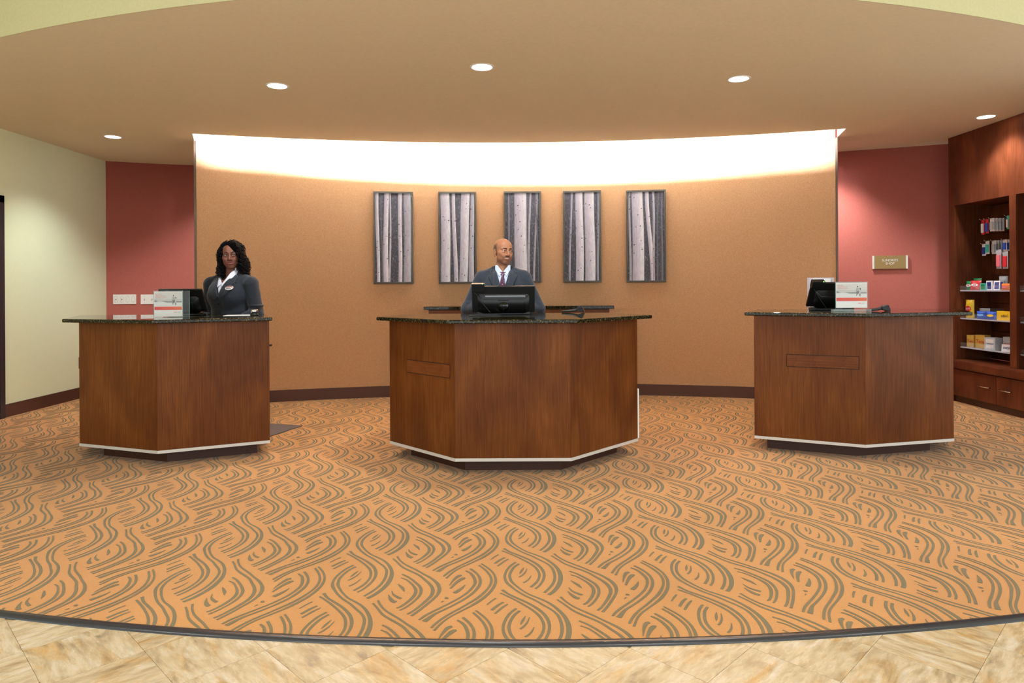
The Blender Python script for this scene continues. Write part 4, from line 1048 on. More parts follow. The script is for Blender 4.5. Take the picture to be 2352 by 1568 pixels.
# ------------------------------------------------------------------ signed-distance modelling for people
class Field:
    def __init__(s, lo, hi, h):
        s.lo = np.array(lo, np.float32); s.h = h
        s.n = np.ceil((np.array(hi) - s.lo) / h).astype(int) + 1
        s.a = np.full(tuple(s.n), 10.0, np.float32)
    def _sub(s, lo, hi):
        i0 = np.clip(np.floor((np.array(lo) - s.lo) / s.h).astype(int), 0, s.n - 1); i1 = np.clip(np.ceil((np.array(hi) - s.lo) / s.h).astype(int) + 1, 1, s.n)
        ax = [s.lo[d] + s.h * np.arange(i0[d], i1[d], dtype=np.float32) for d in range(3)]
        return tuple(slice(i0[d], i1[d]) for d in range(3)), np.meshgrid(*ax, indexing='ij')
    def op(s, lo, hi, fn, k, sub=False):
        m = k + 3 * s.h
        if np.any(np.array(hi) + m < s.lo): return
        sl, (X, Y, Z) = s._sub(np.array(lo) - m, np.array(hi) + m)
        if X.size == 0: return
        b = fn(X, Y, Z); a = s.a[sl]
        if sub:
            b = -b; hh = np.maximum(k - np.abs(a - b), 0) / k if k > 0 else 0; s.a[sl] = np.maximum(a, b) + hh * hh * k * .25
        else:
            hh = np.maximum(k - np.abs(a - b), 0) / k if k > 0 else 0; s.a[sl] = np.minimum(a, b) - hh * hh * k * .25
    def ell(s, c, r, k=.02, xf=None, sub=False):
        c = np.array(c, float); r = np.array(r, float)
        if xf is None:
            def fn(X, Y, Z):
                x, y, z = X - c[0], Y - c[1], Z - c[2]
                k0 = np.sqrt((x / r[0]) ** 2 + (y / r[1]) ** 2 + (z / r[2]) ** 2) + 1e-6; k1 = np.sqrt((x / r[0] ** 2) ** 2 + (y / r[1] ** 2) ** 2 + (z / r[2] ** 2) ** 2) + 1e-6
                return k0 * (k0 - 1) / k1
            s.op(c - r, c + r, fn, k, sub)
        else:
            R, o = xf; wc = R @ c + o; e = np.abs(R) @ r
            def fn(X, Y, Z):
                X, Y, Z = X - o[0], Y - o[1], Z - o[2]
                x = R[0, 0] * X + R[1, 0] * Y + R[2, 0] * Z - c[0]; y = R[0, 1] * X + R[1, 1] * Y + R[2, 1] * Z - c[1]; z = R[0, 2] * X + R[1, 2] * Y + R[2, 2] * Z - c[2]
                k0 = np.sqrt((x / r[0]) ** 2 + (y / r[1]) ** 2 + (z / r[2]) ** 2) + 1e-6; k1 = np.sqrt((x / r[0] ** 2) ** 2 + (y / r[1] ** 2) ** 2 + (z / r[2] ** 2) ** 2) + 1e-6
                return k0 * (k0 - 1) / k1
            s.op(wc - e, wc + e, fn, k, sub)
    def cap(s, a, b, ra, rb=None, k=.02, xf=None, sub=False, fl=1.0):
        """tapered capsule; fl > 1 flattens it along y"""
        rb = ra if rb is None else rb
        a = np.array(a, float); b = np.array(b, float)
        if xf is not None: a = xf[0] @ a + xf[1]; b = xf[0] @ b + xf[1]
        m = max(ra, rb)
        def fn(X, Y, Z):
            d = b - a; d2 = d @ d + 1e-12
            t = np.clip(((X - a[0]) * d[0] + (Y - a[1]) * d[1] + (Z - a[2]) * d[2]) / d2, 0, 1)
            return np.sqrt((X - a[0] - t * d[0]) ** 2 + ((Y - a[1] - t * d[1]) * fl) ** 2 + (Z - a[2] - t * d[2]) ** 2) - (ra + (rb - ra) * t)
        s.op(np.minimum(a, b) - m, np.maximum(a, b) + m, fn, k, sub)
    def fn(s, lo, hi, f, k=.01, sub=True): s.op(lo, hi, f, k, sub)
    def mesh(s):
        a = s.a; neg = a < 0; n = s.n
        sh = [(i, j, k) for i in (0, 1) for j in (0, 1) for k in (0, 1)]
        cut = lambda A, o: A[o[0]:n[0] - 1 + o[0], o[1]:n[1] - 1 + o[1], o[2]:n[2] - 1 + o[2]]
        anyv = np.zeros(tuple(n - 1), bool); allv = np.ones(tuple(n - 1), bool)
        for o in sh: q = cut(neg, o); anyv |= q; allv &= q
        act = np.argwhere(anyv & ~allv)
        idx = np.full(tuple(n - 1), -1, np.int32); idx[act[:, 0], act[:, 1], act[:, 2]] = np.arange(len(act))
        val = np.stack([a[act[:, 0] + o[0], act[:, 1] + o[1], act[:, 2] + o[2]] for o in sh], 1)
        acc = np.zeros((len(act), 3)); cnt = np.zeros(len(act))
        for i in range(8):
            for j in range(i + 1, 8):
                d = np.abs(np.array(sh[i]) - np.array(sh[j]))
                if d.sum() != 1: continue
                va, vb = val[:, i], val[:, j]; m = (va < 0) != (vb < 0)
                t = va[m] / (va[m] - vb[m])
                acc[m] += np.array(sh[i]) + t[:, None] * (np.array(sh[j]) - np.array(sh[i])); cnt[m] += 1
        V = s.lo + s.h * (act + acc / cnt[:, None])
        Q = []
        for ax in range(3):
            o = [0, 0, 0]; o[ax] = 1
            A = neg[:n[0] - o[0], :n[1] - o[1], :n[2] - o[2]]; B = neg[o[0]:, o[1]:, o[2]:]
            e = np.argwhere(A != B); u, v = (ax + 1) % 3, (ax + 2) % 3
            e = e[(e[:, u] > 0) & (e[:, v] > 0) & (e[:, u] < n[u] - 1) & (e[:, v] < n[v] - 1)]
            def ci(du, dv):
                c = e.copy(); c[:, u] += du; c[:, v] += dv; return idx[c[:, 0], c[:, 1], c[:, 2]]
            q = np.stack([ci(-1, -1), ci(0, -1), ci(0, 0), ci(-1, 0)], 1)
            inside = neg[e[:, 0], e[:, 1], e[:, 2]]
            q[~inside] = q[~inside][:, ::-1]; Q.append(q)
        Q = np.vstack(Q); Q = Q[(Q >= 0).all(1)]
        for _ in range(s.smooth if hasattr(s, 'smooth') else 1):    # light laplacian smoothing
            ac = np.zeros_like(V); ct = np.zeros(len(V))
            for i in range(4):
                np.add.at(ac, Q[:, i], V[Q[:, (i + 1) % 4]]); np.add.at(ct, Q[:, i], 1)
                np.add.at(ac, Q[:, i], V[Q[:, (i + 3) % 4]]); np.add.at(ct, Q[:, i], 1)
            V = V * .5 + .5 * ac / np.maximum(ct, 1)[:, None]
        return V, Q
def np_mesh(name, V, Q, m, parent=None):
    me = bpy.data.meshes.new(name); nv, nq = len(V), len(Q)
    me.vertices.add(nv); me.vertices.foreach_set('co', np.ascontiguousarray(V, np.float32).ravel())
    me.loops.add(nq * 4); me.loops.foreach_set('vertex_index', np.ascontiguousarray(Q, np.int32).ravel())
    me.polygons.add(nq); me.polygons.foreach_set('loop_start', np.arange(0, nq * 4, 4, dtype=np.int32))
    me.update(calc_edges=True); me.validate()
    return add_obj(name, me, m, parent, True)
def rotz(a): c, s = math.cos(a), math.sin(a); return np.array([[c, -s, 0], [s, c, 0], [0, 0, 1.0]])
def rotx(a): c, s = math.cos(a), math.sin(a); return np.array([[1, 0, 0], [0, c, -s], [0, s, c]])
def roty(a): c, s = math.cos(a), math.sin(a); return np.array([[c, 0, s], [0, 1, 0], [-s, 0, c]])

def head_field(Fd, xf, sc=1.0, female=False):
    S = lambda v: np.array(v) * sc
    E = lambda c, r, k=.016, sub=False: Fd.ell(S(c), S(r), k * sc, xf, sub)
    Cp = lambda a, b, ra, rb=None, k=.008, sub=False: Fd.cap(S(a), S(b), ra * sc, None if rb is None else rb * sc, k * sc, xf, sub)
    E((0, .018, .030), (.0755, .096, .0865))
    E((0, -.035, .042), (.060, .048, .054), .02)
    E((0, -.030, -.030), (.0655 if not female else .0665, .054, .066), .02)
    E((0, -.020, -.066), (.061 if not female else .060, .058, .043), .02)
    E((0, -.058, -.098), (.028, .022, .018), .02)
    for s in (-1, 1):
        E((s * .043, -.054, -.020), (.021, .022, .019), .02)
        Cp((s * .047, -.070, .019), (s * .014, -.084, .0205), .0085, .009, .012)
    for s in (-1, 1):
        E((s * .031, -.0945, -.001), (.0195, .0165, .0125), .010, True)
    Cp((0, -.084, .010), (0, -.106, -.034), .0072, .0122, .012)
    for s in (-1, 1): E((s * .0135, -.095, -.0385), (.0085, .0105, .0075), .008)
    E((0, -.063, -.062), (.036, .0235, .024), .016)
    for s in (-1, 1):
        Cp((s * .030, -.0760, -.0560), (s * .012, -.0855, -.0592), .0034, .0052, .005); Cp((s * .012, -.0855, -.0592), (0, -.0872, -.0585), .0052, .0056, .005)
        Cp((s * .027, -.0775, -.0600), (s * .010, -.0850, -.0700), .0034, .0060, .005); Cp((s * .010, -.0850, -.0700), (0, -.0862, -.0708), .0060, .0064, .005)
        E((s * .031, -.0815, .0066), (.0170, .0095, .0058), .005)
        E((s * .031, -.0795, -.0082), (.0158, .0080, .0046), .005)
        E((s * .0765, .014, -.012), (.0085, .0195, .0325), .006)
        E((s * .0865, .006, -.006), (.006, .0095, .016), .004, True)
        E((s * .0735, .008, -.042), (.007, .010, .010), .006)
        E((s * .036, -.070, -.038), (.012, .012, .014), .014)
    zt = .0046 if not female else .0012
    E((0, -.0935, -.0640), (.022, .012, zt), .003, True)
    for s in (-1, 1): E((s * .019, -.0875, -.0610), (.011, .010, zt * .8), .003, True)

def eyes(parent, xf, sc, gaze, brow_col, bw=1.0, bz=0.0):
    R, o = xf
    W = lambda p: tuple(R @ (np.array(p) * sc) + o)
    mw = M.setdefault('eye_white', mat('eye_white', (205, 198, 192), .3)); mi = M.setdefault('iris', mat('iris', (38, 22, 14), .1))
    for s in (-1, 1):
        bm = bmesh.new(); bmesh.ops.create_uvsphere(bm, u_segments=16, v_segments=12, radius=.0120 * sc)
        eo = from_bm('eyeball', bm, mw, parent, True); eo.location = W((s * .031, -.0752, -.0005))
        g = np.array((gaze[0], -1.0, gaze[1])); g /= np.linalg.norm(g)
        bm = bmesh.new(); bmesh.ops.create_uvsphere(bm, u_segments=14, v_segments=10, radius=.0066 * sc)
        for v in bm.verts: v.co += Vector(R @ g) * (.0070 * sc)
        from_bm('iris', bm, mi, eo, True)
        P = [W((s * x, y, z + bz)) for x, y, z in ((.0125, -.0930, .0215), (.022, -.0935, .0265), (.034, -.0880, .0285), (.046, -.0770, .0235))]
        tube('eyebrow', P, [.0020 * bw, .0029 * bw, .0026 * bw, .0012 * bw], brow_col, parent, 8)

def hand(Fd, wrist, d, n, s, L_=.175):
    """palm + five fingers; d forward, n palm side (down), s thumb side"""
    w = np.array(wrist, float); d = np.array(d, float); d /= np.linalg.norm(d); n = np.array(n, float); s = np.array(s, float)
    palm = L_ * .5
    for t in (-.026, -.009, .009, .026):
        Fd.cap(w + s * t * .55, w + d * palm + s * t, .0125, .0115, .010)
    lens = (.42, .47, .44, .34)
    for i, t in enumerate((.029, .010, -.010, -.028)):
        p = w + d * palm + s * t; ln = L_ * lens[i] * 1.12
        dirs = [d * .94 + n * .12, d * .78 + n * .5, d * .42 + n * .8]
        for q, (dd, fr) in enumerate(zip(dirs, (.45, .30, .25))):
            dd = dd / np.linalg.norm(dd); p2 = p + dd * ln * fr; Fd.cap(p, p2, .0092 - .001 * q, .0084 - .001 * q, .003); p = p2
    p = w + d * L_ * .14 + s * .024
    for q, (dd, fr) in enumerate(zip((d * .6 + s * .7 + n * .25, d * .85 + s * .4 + n * .25, d * .95 + s * .05 + n * .3), (.2, .17, .15))):
        dd = dd / np.linalg.norm(dd); p2 = p + dd * L_ * fr; Fd.cap(p, p2, .0115 - .001 * q, .0105 - .001 * q, .006); p = p2

def bvh_of(o): return BVHTree.FromPolygons([v.co[:] for v in o.data.vertices], [p.vertices[:] for p in o.data.polygons])
def drape(name, poly, bvh, m, parent, off=.004, th=.003, cuts=5, axis='y', smooth=True):
    """flat piece with outline poly (x, z) laid on the surface seen from -y"""
    bm = bmesh.new(); vs = [bm.verts.new((p[0], -.6, p[1])) for p in poly]; bm.faces.new(vs)
    bmesh.ops.triangulate(bm, faces=bm.faces[:])
    for _ in range(cuts):
        le = [e for e in bm.edges if e.calc_length() > .012]
        if not le: break
        bmesh.ops.subdivide_edges(bm, edges=le, cuts=1); bmesh.ops.triangulate(bm, faces=bm.faces[:])
    for v in bm.verts:
        h = bvh.ray_cast(Vector((v.co.x, -.6, v.co.z)), Vector((0, 1, 0)))
        if h[0] is not None: v.co.y = h[0].y - off
        else: v.co.y = -.06
    bm.verts.index_update(); V = [v.co.copy() for v in bm.verts]; Fs = []
    for f in bm.faces:
        q = [v.index for v in f.verts]; Fs.append(q if f.normal.y < 0 else q[::-1])
    bd = [(e.verts[0].index, e.verts[1].index) for e in bm.edges if len(e.link_faces) == 1]; bm.free(); n = len(V)
    Fs += [[i + n for i in q[::-1]] for q in Fs] + [[a_, b_, b_ + n, a_ + n] for a_, b_ in bd]
    V += [v + Vector((0, th, 0)) for v in V]
    o = pyd(name, V, Fs, m, parent, smooth)
    k = bmesh.new(); k.from_mesh(o.data); bmesh.ops.recalc_face_normals(k, faces=k.faces[:]); k.to_mesh(o.data); k.free()
    return o

M['skin'] = vcol_mat('skin', .48); bsdf(M['skin']).inputs['Subsurface Weight'].default_value = .08; bsdf(M['skin']).inputs['Subsurface Radius'].default_value = (.01, .004, .002)
def paint(o, fn):
    n = len(o.data.vertices); co = np.empty(n * 3, np.float32); o.data.vertices.foreach_get('co', co); co = co.reshape(-1, 3).astype(float)
    c = fn(co); ca = o.data.color_attributes.new('Col', 'FLOAT_COLOR', 'POINT')
    ca.data.foreach_set('color', np.column_stack([c, np.ones(n)]).astype(np.float32).ravel())
def L3(c): return np.array(lin(c)[:3])
def blob(P, c, r): return np.clip(1.6 - 1.6 * np.sqrt((((P - np.array(c)) / np.array(r)) ** 2).sum(1)) + .3, 0, 1)

def suit_mat(name, base, stripe=None):
    m = mat(name, base, .85, spec=.2, sheen=.2)
    mpb = coords(m, (1, 1, .6)); nb = N(m, 'ShaderNodeTexNoise', Scale=9.0, Detail=3.0, Distortion=.8); L(m, mpb, 'Vector', nb, 'Vector'); bump(m, nb, 'Fac', .7, .02)
    if stripe:
        tc = N(m, 'ShaderNodeTexCoord'); sp = N(m, 'ShaderNodeSeparateXYZ'); L(m, tc, 'Object', sp, 'Vector')
        mu = N(m, 'ShaderNodeMath', operation='MULTIPLY'); mu.inputs[1].default_value = 85.0; L(m, sp, 'X', mu, 0)
        fr = N(m, 'ShaderNodeMath', operation='FRACT'); L(m, mu, 'Value', fr, 0)
        r = ramp(m, [(0.0, stripe), (0.12, stripe), (0.2, base), (1.0, base)]); L(m, fr, 'Value', r, 'Fac'); L(m, r, 'Color', bsdf(m), 'Base Color')
    return m

# ------------------------------------------------------------------ the man at the middle desk
def build_man():
    px, py = -0.076, 5.985
    hs = 1.0
    xf = (rotz(math.radians(27)) @ roty(math.radians(3)) @ rotx(math.radians(-1)), np.array((.004, -.008, 1.601)))
    Fd = Field((-.42, -.50, 0), (.42, .20, 1.74), .0042)
    E, C = Fd.ell, Fd.cap
    E((0, 0, .93), (.15, .10, .13), .03); E((0, 0, 1.13), (.145, .095, .22), .03); E((0, 0, 1.29), (.165, .10, .13), .03)
    C((-.165, 0, 1.365), (.165, 0, 1.365), .045, .045, .03)
    C((0, .012, 1.37), (0, .004, 1.535), .058, .054, .025)
    for s in (-1, 1):
        C((s * .19, 0, 1.36), (s * .295, .01, 1.115), .042, .036, .02); C((s * .295, .01, 1.115), (s * .155, -.18, 1.118), .036, .026, .02)
        C((s * .085, 0, .90), (s * .095, -.01, .50), .075, .052, .03); C((s * .095, -.01, .50), (s * .10, .02, .09), .05, .034, .02)
        E((s * .105, -.05, .045), (.040, .115, .035), .02)
        hand(Fd, (s * .150, -.185, 1.117), (-s * .25, -.97, -.05), (0, 0, -1), np.array((-s * .97, .25, 0)))
    head_field(Fd, xf, hs)
    V, Q = Fd.mesh()
    o = np_mesh('person', V, Q, M['skin']); o.location = (px, py, 0)
    tag(o, 'man with shaved head and moustache in a pinstripe suit behind the middle desk, looking aside', 'person')
    R, c = xf
    def col(P):
        q = (P - c) @ R
        skin = L3((176, 122, 92)); C_ = np.tile(skin, (len(P), 1))
        hd = q[:, 2] > -.13
        def mixin(w, colr):
            w = np.clip(w, 0, 1)[:, None] * hd[:, None]; C_[:] = C_ * (1 - w) + L3(colr) * w
        mixin(.25 * blob(q, (0, -.06, .07), (.05, .06, .05)), (205, 145, 108))
        mixin(.8 * np.clip((q[:, 1] + .022) / .016, 0, 1) * np.clip((.072 - q[:, 2] - .25 * q[:, 1]) / .02, 0, 1) * np.clip((q[:, 2] + .012 + .25 * q[:, 1] * 0) / .012, 0, 1) * np.clip((np.abs(q[:, 0]) - .03) / .02, 0, 1) * (np.abs(q[:, 0]) < .0785), (74, 58, 52))      # close-cropped sides
        mixin(.9 * blob(q, (0, .105, .0), (.06, .035, .06)), (70, 52, 44))
        mixin(.42 * blob(q, (0, -.045, -.085), (.075, .07, .05)), (88, 58, 48))
        mixin(.85 * blob(q, (0, -.085, -.0495), (.032, .02, .0062)), (44, 30, 25))
        for s in (-1, 1): mixin(.4 * blob(q, (s * .035, -.075, -.062), (.007, .02, .014)), (52, 34, 28))
        mixin(.4 * blob(q, (0, -.078, -.098), (.018, .02, .011)), (60, 42, 36))
        mixin(.8 * blob(q, (0, -.086, -.0580), (.024, .014, .0035)), (150, 92, 84)); mixin(.85 * blob(q, (0, -.085, -.0705), (.020, .014, .005)), (186, 112, 106))
        mixin(.35 * blob(q, (0, -.108, -.03), (.016, .02, .016)), (190, 122, 92))
        return C_
    paint(o, col)
    brow = mat('dark_brows', (34, 24, 20), .8)
    eyes(o, xf, hs, (.22, .02), brow, 1.55, -.0055)
    bm = bmesh.new(); bmesh.ops.create_uvsphere(bm, u_segments=12, v_segments=8, radius=1.0)
    for v in bm.verts: v.co = Vector(R @ np.array((v.co.x * .021, -.0822 + v.co.y * .0040 + .006 * v.co.x ** 2, -.0636 + v.co.z * .0046)) + c)
    from_bm('teeth', bm, mat('teeth', (232, 228, 220), .3), o, True)
    suit = suit_mat('charcoal_pinstripe', (50, 56, 66), (66, 73, 84)); shirtm = mat('pale_blue_shirt', (206, 218, 240), .8, spec=.2)
    # jacket
    J = Field((-.42, -.42, .66), (.42, .22, 1.56), .0058); E, C = J.ell, J.cap
    E((0, .0, 1.265), (.212, .138, .19), .03); E((0, .0, 1.10), (.192, .138, .2), .03); E((0, .0, .90), (.205, .138, .19), .04)
    C((-.182, .002, 1.386), (.182, .002, 1.386), .050, .050, .02)
    for s in (-1, 1):
        C((s * .16, .012, 1.392), (s * .060, .022, 1.452), .042, .032, .03)
        C((s * .190, .0, 1.358), (s * .312, .012, 1.10), .064, .055, .03); C((s * .312, .012, 1.10), (s * .165, -.165, 1.122), .054, .040, .03)
        for k, (t, sgn) in enumerate(((.25, 1), (.5, -1), (.75, 1))):      # sleeve folds
            E((s * (.312 - .147 * t), .012 - .177 * t - .01, 1.10 + .022 * t + .052), (.035, .014, .010), .02)
    J.cap((0, -.012, 1.40), (0, -.03, 1.66), .060, .074, .008, sub=True)
    zv, hwv = 1.235, .062 / .215
    J.fn((-.1, -.3, zv - .01), (.1, .0, 1.56), lambda X, Y, Z: np.maximum((np.abs(X - .0) - (Z - zv) * hwv) * .95, Y + .035), .004)
    J.fn((-.3, -.3, .60), (.3, .3, .80), lambda X, Y, Z: Z - .735, .004)
    V, Q = J.mesh(); jk = np_mesh('suit_jacket', V, Q, suit, o)
    # shirt with stand collar
    S = Field((-.22, -.2, 1.0), (.22, .18, 1.53), .005)
    S.ell((0, .0, 1.262), (.188, .124, .19), .02); S.cap((0, .008, 1.36), (0, -.002, 1.478), .082, .0665, .03)
    S.cap((0, .0, 1.475), (0, -.012, 1.60), .060, .064, .004, sub=True)
    S.fn((-.1, -.2, 1.41), (.1, .0, 1.56), lambda X, Y, Z: np.maximum((np.abs(X) - (Z - 1.424) * .75) * .8, Y + .02), .003)
    S.fn((-.3, -.3, 1.44), (.3, .3, 1.6), lambda X, Y, Z: -(Y * -.30 + 1.489 - Z) , .004)
    V, Q = S.mesh(); sh = np_mesh('shirt', V, Q, shirtm, o)
    bs, bj = bvh_of(sh), bvh_of(jk)
    for s in (-1, 1):
        drape('shirt_collar', [(s * .003, 1.424), (s * .050, 1.486), (s * .066, 1.478), (s * .066, 1.44), (s * .030, 1.382)], bs, shirtm, o, .007, .003)
        drape('lapel', [(s * .004, 1.225), (s * .064, 1.462), (s * .088, 1.474), (s * .120, 1.418), (s * .096, 1.405), (s * .128, 1.392), (s * .085, 1.30), (s * .03, 1.21)], bj, suit, o, .012, .008)
    tie = mat('plum_tie', (74, 34, 62), .6); mp = coords(tie); v = N(tie, 'ShaderNodeTexVoronoi', Scale=62.0); L(tie, mp, 'Vector', v, 'Vector')
    r = ramp(tie, [(0.0, (196, 170, 200)), (.20, (196, 170, 200)), (.28, (84, 36, 62)), (1, (66, 30, 58))]); L(tie, v, 'Distance', r, 'Fac'); L(tie, r, 'Color', bsdf(tie), 'Base Color')
    t_ = drape('necktie', [(-.010, 1.395), (.010, 1.395), (.017, 1.35), (.033, 1.24), (.0, 1.18), (-.033, 1.24), (-.020, 1.35)], bs, tie, o, .008, .004)
    drape('tie_knot', [(-.017, 1.422), (.017, 1.422), (.011, 1.388), (-.011, 1.388)], bs, tie, o, .013, .008)
    for zz in (1.17, 1.06):
        h = bj.ray_cast(Vector((.0, -.6, zz)), Vector((0, 1, 0)))[0]
        tube('button', [(0, h.y - .004, zz), (0, h.y + .001, zz)], .009, M['black_plastic'], jk, 12)
    T = Field((-.24, -.2, .05), (.24, .2, .98), .007)
    T.ell((0, 0, .90), (.185, .125, .12), .04)
    for s in (-1, 1): T.cap((s * .085, 0, .88), (s * .098, -.005, .50), .098, .078, .02); T.cap((s * .098, -.005, .50), (s * .102, .012, .085), .076, .064, .02)
    T.fn((-.3, -.3, 0), (.3, .3, .1), lambda X, Y, Z: Z - .055, .003)
    V, Q = T.mesh(); np_mesh('trousers', V, Q, suit, o)
    shoem = mat('black_leather', (18, 16, 16), .25)
    for s in (-1, 1):
        K = Field((s * .105 - .07, -.2, -.01), (s * .105 + .07, .12, .13), .005)
        K.ell((s * .105, -.06, .04), (.050, .125, .045), .01); K.ell((s * .103, .02, .06), (.045, .06, .055), .03)
        K.fn((-.5, -.4, -.1), (.5, .4, .02), lambda X, Y, Z: Z - .004, .003)
        V, Q = K.mesh(); np_mesh('shoe', V, Q, shoem, o)
    return o
man = build_man()
# ------------------------------------------------------------------ the woman at the desk near the cream wall
def build_woman():
    px, py = -2.540, 6.13
    hs = 1.04
    yaw = math.radians(-20)
    xf = (rotz(math.radians(34)) @ roty(math.radians(-3)) @ rotx(math.radians(1)), np.array((.040, -.012, 1.588)))
    Fd = Field((-.38, -.34, 0), (.38, .22, 1.74), .0042)
    E, C = Fd.ell, Fd.cap
    E((0, 0, .93), (.165, .11, .13), .03); E((0, 0, 1.10), (.145, .10, .2), .03); E((0, 0, 1.24), (.165, .105, .14), .03)
    C((-.15, .01, 1.315), (.15, .01, 1.315), .05, .05, .03)
    C((0.01, .022, 1.32), (.032, .008, 1.50), .064, .056, .03)
    E((0, -.030, 1.33), (.085, .052, .06), .04)
    for s in (-1, 1):
        C((s * .19, .01, 1.315), (s * .255, .04, 1.06), .044, .038, .02); C((s * .255, .04, 1.06), (s * .19, -.13, .985), .036, .025, .02)
        C((s * .085, 0, .90), (s * .09, -.01, .50), .082, .056, .03); C((s * .09, -.01, .50), (s * .09, .02, .09), .05, .032, .02)
        E((s * .095, -.04, .04), (.036, .10, .03), .02)
        hand(Fd, (s * .188, -.135, .983), (-s * .45, -.75, -.35), (0, .35, -.94), np.array((-s * .86, .5, 0)), .15)
    head_field(Fd, xf, hs, True)
    V, Q = Fd.mesh()
    o = np_mesh('person', V, Q, M['skin']); o.location = (px, py, 0); o.rotation_euler = (0, 0, yaw)
    tag(o, 'smiling woman with long black curls in a dark jacket and white shirt behind the desk', 'person')
    R, c = xf
    def col(P):
        q = (P - c) @ R / hs
        C_ = np.tile(L3((118, 74, 58)), (len(P), 1)); hd = q[:, 2] > -.13
        def mixin(w, colr):
            w = np.clip(w, 0, 1)[:, None] * hd[:, None]; C_[:] = C_ * (1 - w) + L3(colr) * w
        mixin(.45 * blob(q, (.005, -.085, .055), (.03, .03, .03)), (158, 110, 94))
        for s in (-1, 1):
            mixin(.35 * blob(q, (s * .04, -.07, -.025), (.022, .03, .018)), (150, 92, 76))
            mixin(.5 * blob(q, (s * .031, -.085, .010), (.018, .02, .008)), (64, 40, 36))
        mixin(.8 * blob(q, (0, -.085, -.0585), (.024, .014, .0038)), (150, 80, 84)); mixin(.9 * blob(q, (0, -.085, -.0705), (.021, .014, .0055)), (186, 106, 110))
        return C_
    paint(o, col)
    brow = mat('black_brows', (20, 14, 13), .8)
    eyes(o, xf, hs, (.30, .0), brow)
    W = lambda p: Vector(R @ (np.array(p) * hs) + c)
    bm = bmesh.new(); bmesh.ops.create_icosphere(bm, subdivisions=2, radius=.006); er = from_bm('earring', bm, M['chrome'], o, True); er.location = W((-.077, -.004, -.056))
    jm = suit_mat('charcoal_jacket', (40, 44, 52)); shirtm = mat('white_shirt', (226, 226, 238), .8, spec=.2)
    J = Field((-.38, -.30, .60), (.38, .22, 1.46), .0058); E, C = J.ell, J.cap
    E((0, .005, 1.22), (.212, .138, .165), .03); E((0, .005, 1.06), (.182, .134, .17), .04); E((0, .005, .86), (.21, .15, .2), .05)
    for s in (-1, 1):
        E((s * .078, -.080, 1.195), (.085, .056, .088), .05)
        C((s * .212, .012, 1.318), (s * .060, .035, 1.395), .053, .038, .03)
        C((s * .230, .012, 1.308), (s * .256, .045, 1.05), .063, .060, .014); C((s * .256, .045, 1.05), (s * .200, -.12, .99), .055, .042, .02)
        E((s * .264, .036, 1.115), (.0635, .0635, .010), .008)
    C((-.215, .012, 1.316), (.215, .012, 1.316), .05, .05, .03)
    J.cap((0, -.012, 1.345), (0, -.045, 1.60), .068, .10, .008, sub=True)
    zv, hwv = 1.205, .36
    J.fn((-.12, -.3, zv - .01), (.12, .0, 1.46), lambda X, Y, Z: np.maximum((np.abs(X) - (Z - zv) * hwv) * .92, Y + .05), .004)
    J.fn((-.3, -.3, .5), (.3, .3, .75), lambda X, Y, Z: Z - .70, .004)
    V, Q = J.mesh(); jk = np_mesh('jacket', V, Q, jm, o)
    S = Field((-.22, -.22, .95), (.22, .2, 1.48), .005)
    S.ell((0, .005, 1.215), (.186, .124, .16), .02)
    for s in (-1, 1): S.ell((s * .074, -.072, 1.19), (.081, .054, .086), .05)
    S.cap((0, .02, 1.32), (0, .008, 1.435), .10, .080, .03)
    S.cap((0, .005, 1.44), (0, -.03, 1.62), .068, .085, .004, sub=True)
    S.fn((-.12, -.3, 1.28), (.1, .0, 1.5), lambda X, Y, Z: np.maximum((np.abs(X) - (Z - 1.302) * .55) * .9, Y + .015), .004)
    V, Q = S.mesh(); sh = np_mesh('shirt', V, Q, shirtm, o)
    bs, bj = bvh_of(sh), bvh_of(jk)
    for s in (-1, 1):
        drape('shirt_collar', [(s * .003, 1.302), (s * .058, 1.418), (s * .078, 1.430), (s * .086, 1.40), (s * .066, 1.32), (s * .040, 1.268)], bs, shirtm, o, .012, .004)
        drape('lapel', [(s * .004, 1.198), (s * .074, 1.392), (s * .118, 1.374), (s * .138, 1.318), (s * .112, 1.306), (s * .140, 1.292), (s * .09, 1.215), (s * .028, 1.165)], bj, jm, o, .012, .008)
    for zz in (1.135, 1.03):
        h = bj.ray_cast(Vector((.0, -.6, zz)), Vector((0, 1, 0)))[0]
        tube('button', [(0, h.y - .004, zz), (0, h.y + .001, zz)], .009, M['black_plastic'], jk, 12)
    bx, bz = .108, 1.272
    nb = drape('name_badge', [(bx + .032 * math.cos(2 * PI * k / 20), bz + .0195 * math.sin(2 * PI * k / 20)) for k in range(20)], bj, mat('badge_white', (226, 222, 222), .3), o, .015, .004, 2)
    drape('badge_top', [(bx + .030 * math.cos(PI * k / 10), bz + .004 + .0145 * math.sin(PI * k / 10)) for k in range(11)], bvh_of(nb), mat('badge_brown', (150, 98, 92), .4), nb, .0012, .001, 1)
    drape('badge_name', [(bx - .020, bz - .003), (bx + .020, bz - .003), (bx + .020, bz - .008), (bx - .020, bz - .008)], bvh_of(nb), M['dark_grey'], nb, .0012, .001, 1)
    T = Field((-.24, -.2, .05), (.24, .2, .98), .007)
    T.ell((0, 0, .90), (.185, .13, .12), .04)
    for s in (-1, 1): T.cap((s * .085, 0, .88), (s * .093, -.005, .50), .10, .078, .02); T.cap((s * .093, -.005, .50), (s * .093, .012, .085), .076, .066, .02)
    T.fn((-.3, -.3, 0), (.3, .3, .1), lambda X, Y, Z: Z - .055, .003)
    V, Q = T.mesh(); np_mesh('trousers', V, Q, jm, o)
    shoem = mat('black_shoe_leather', (18, 16, 16), .25)
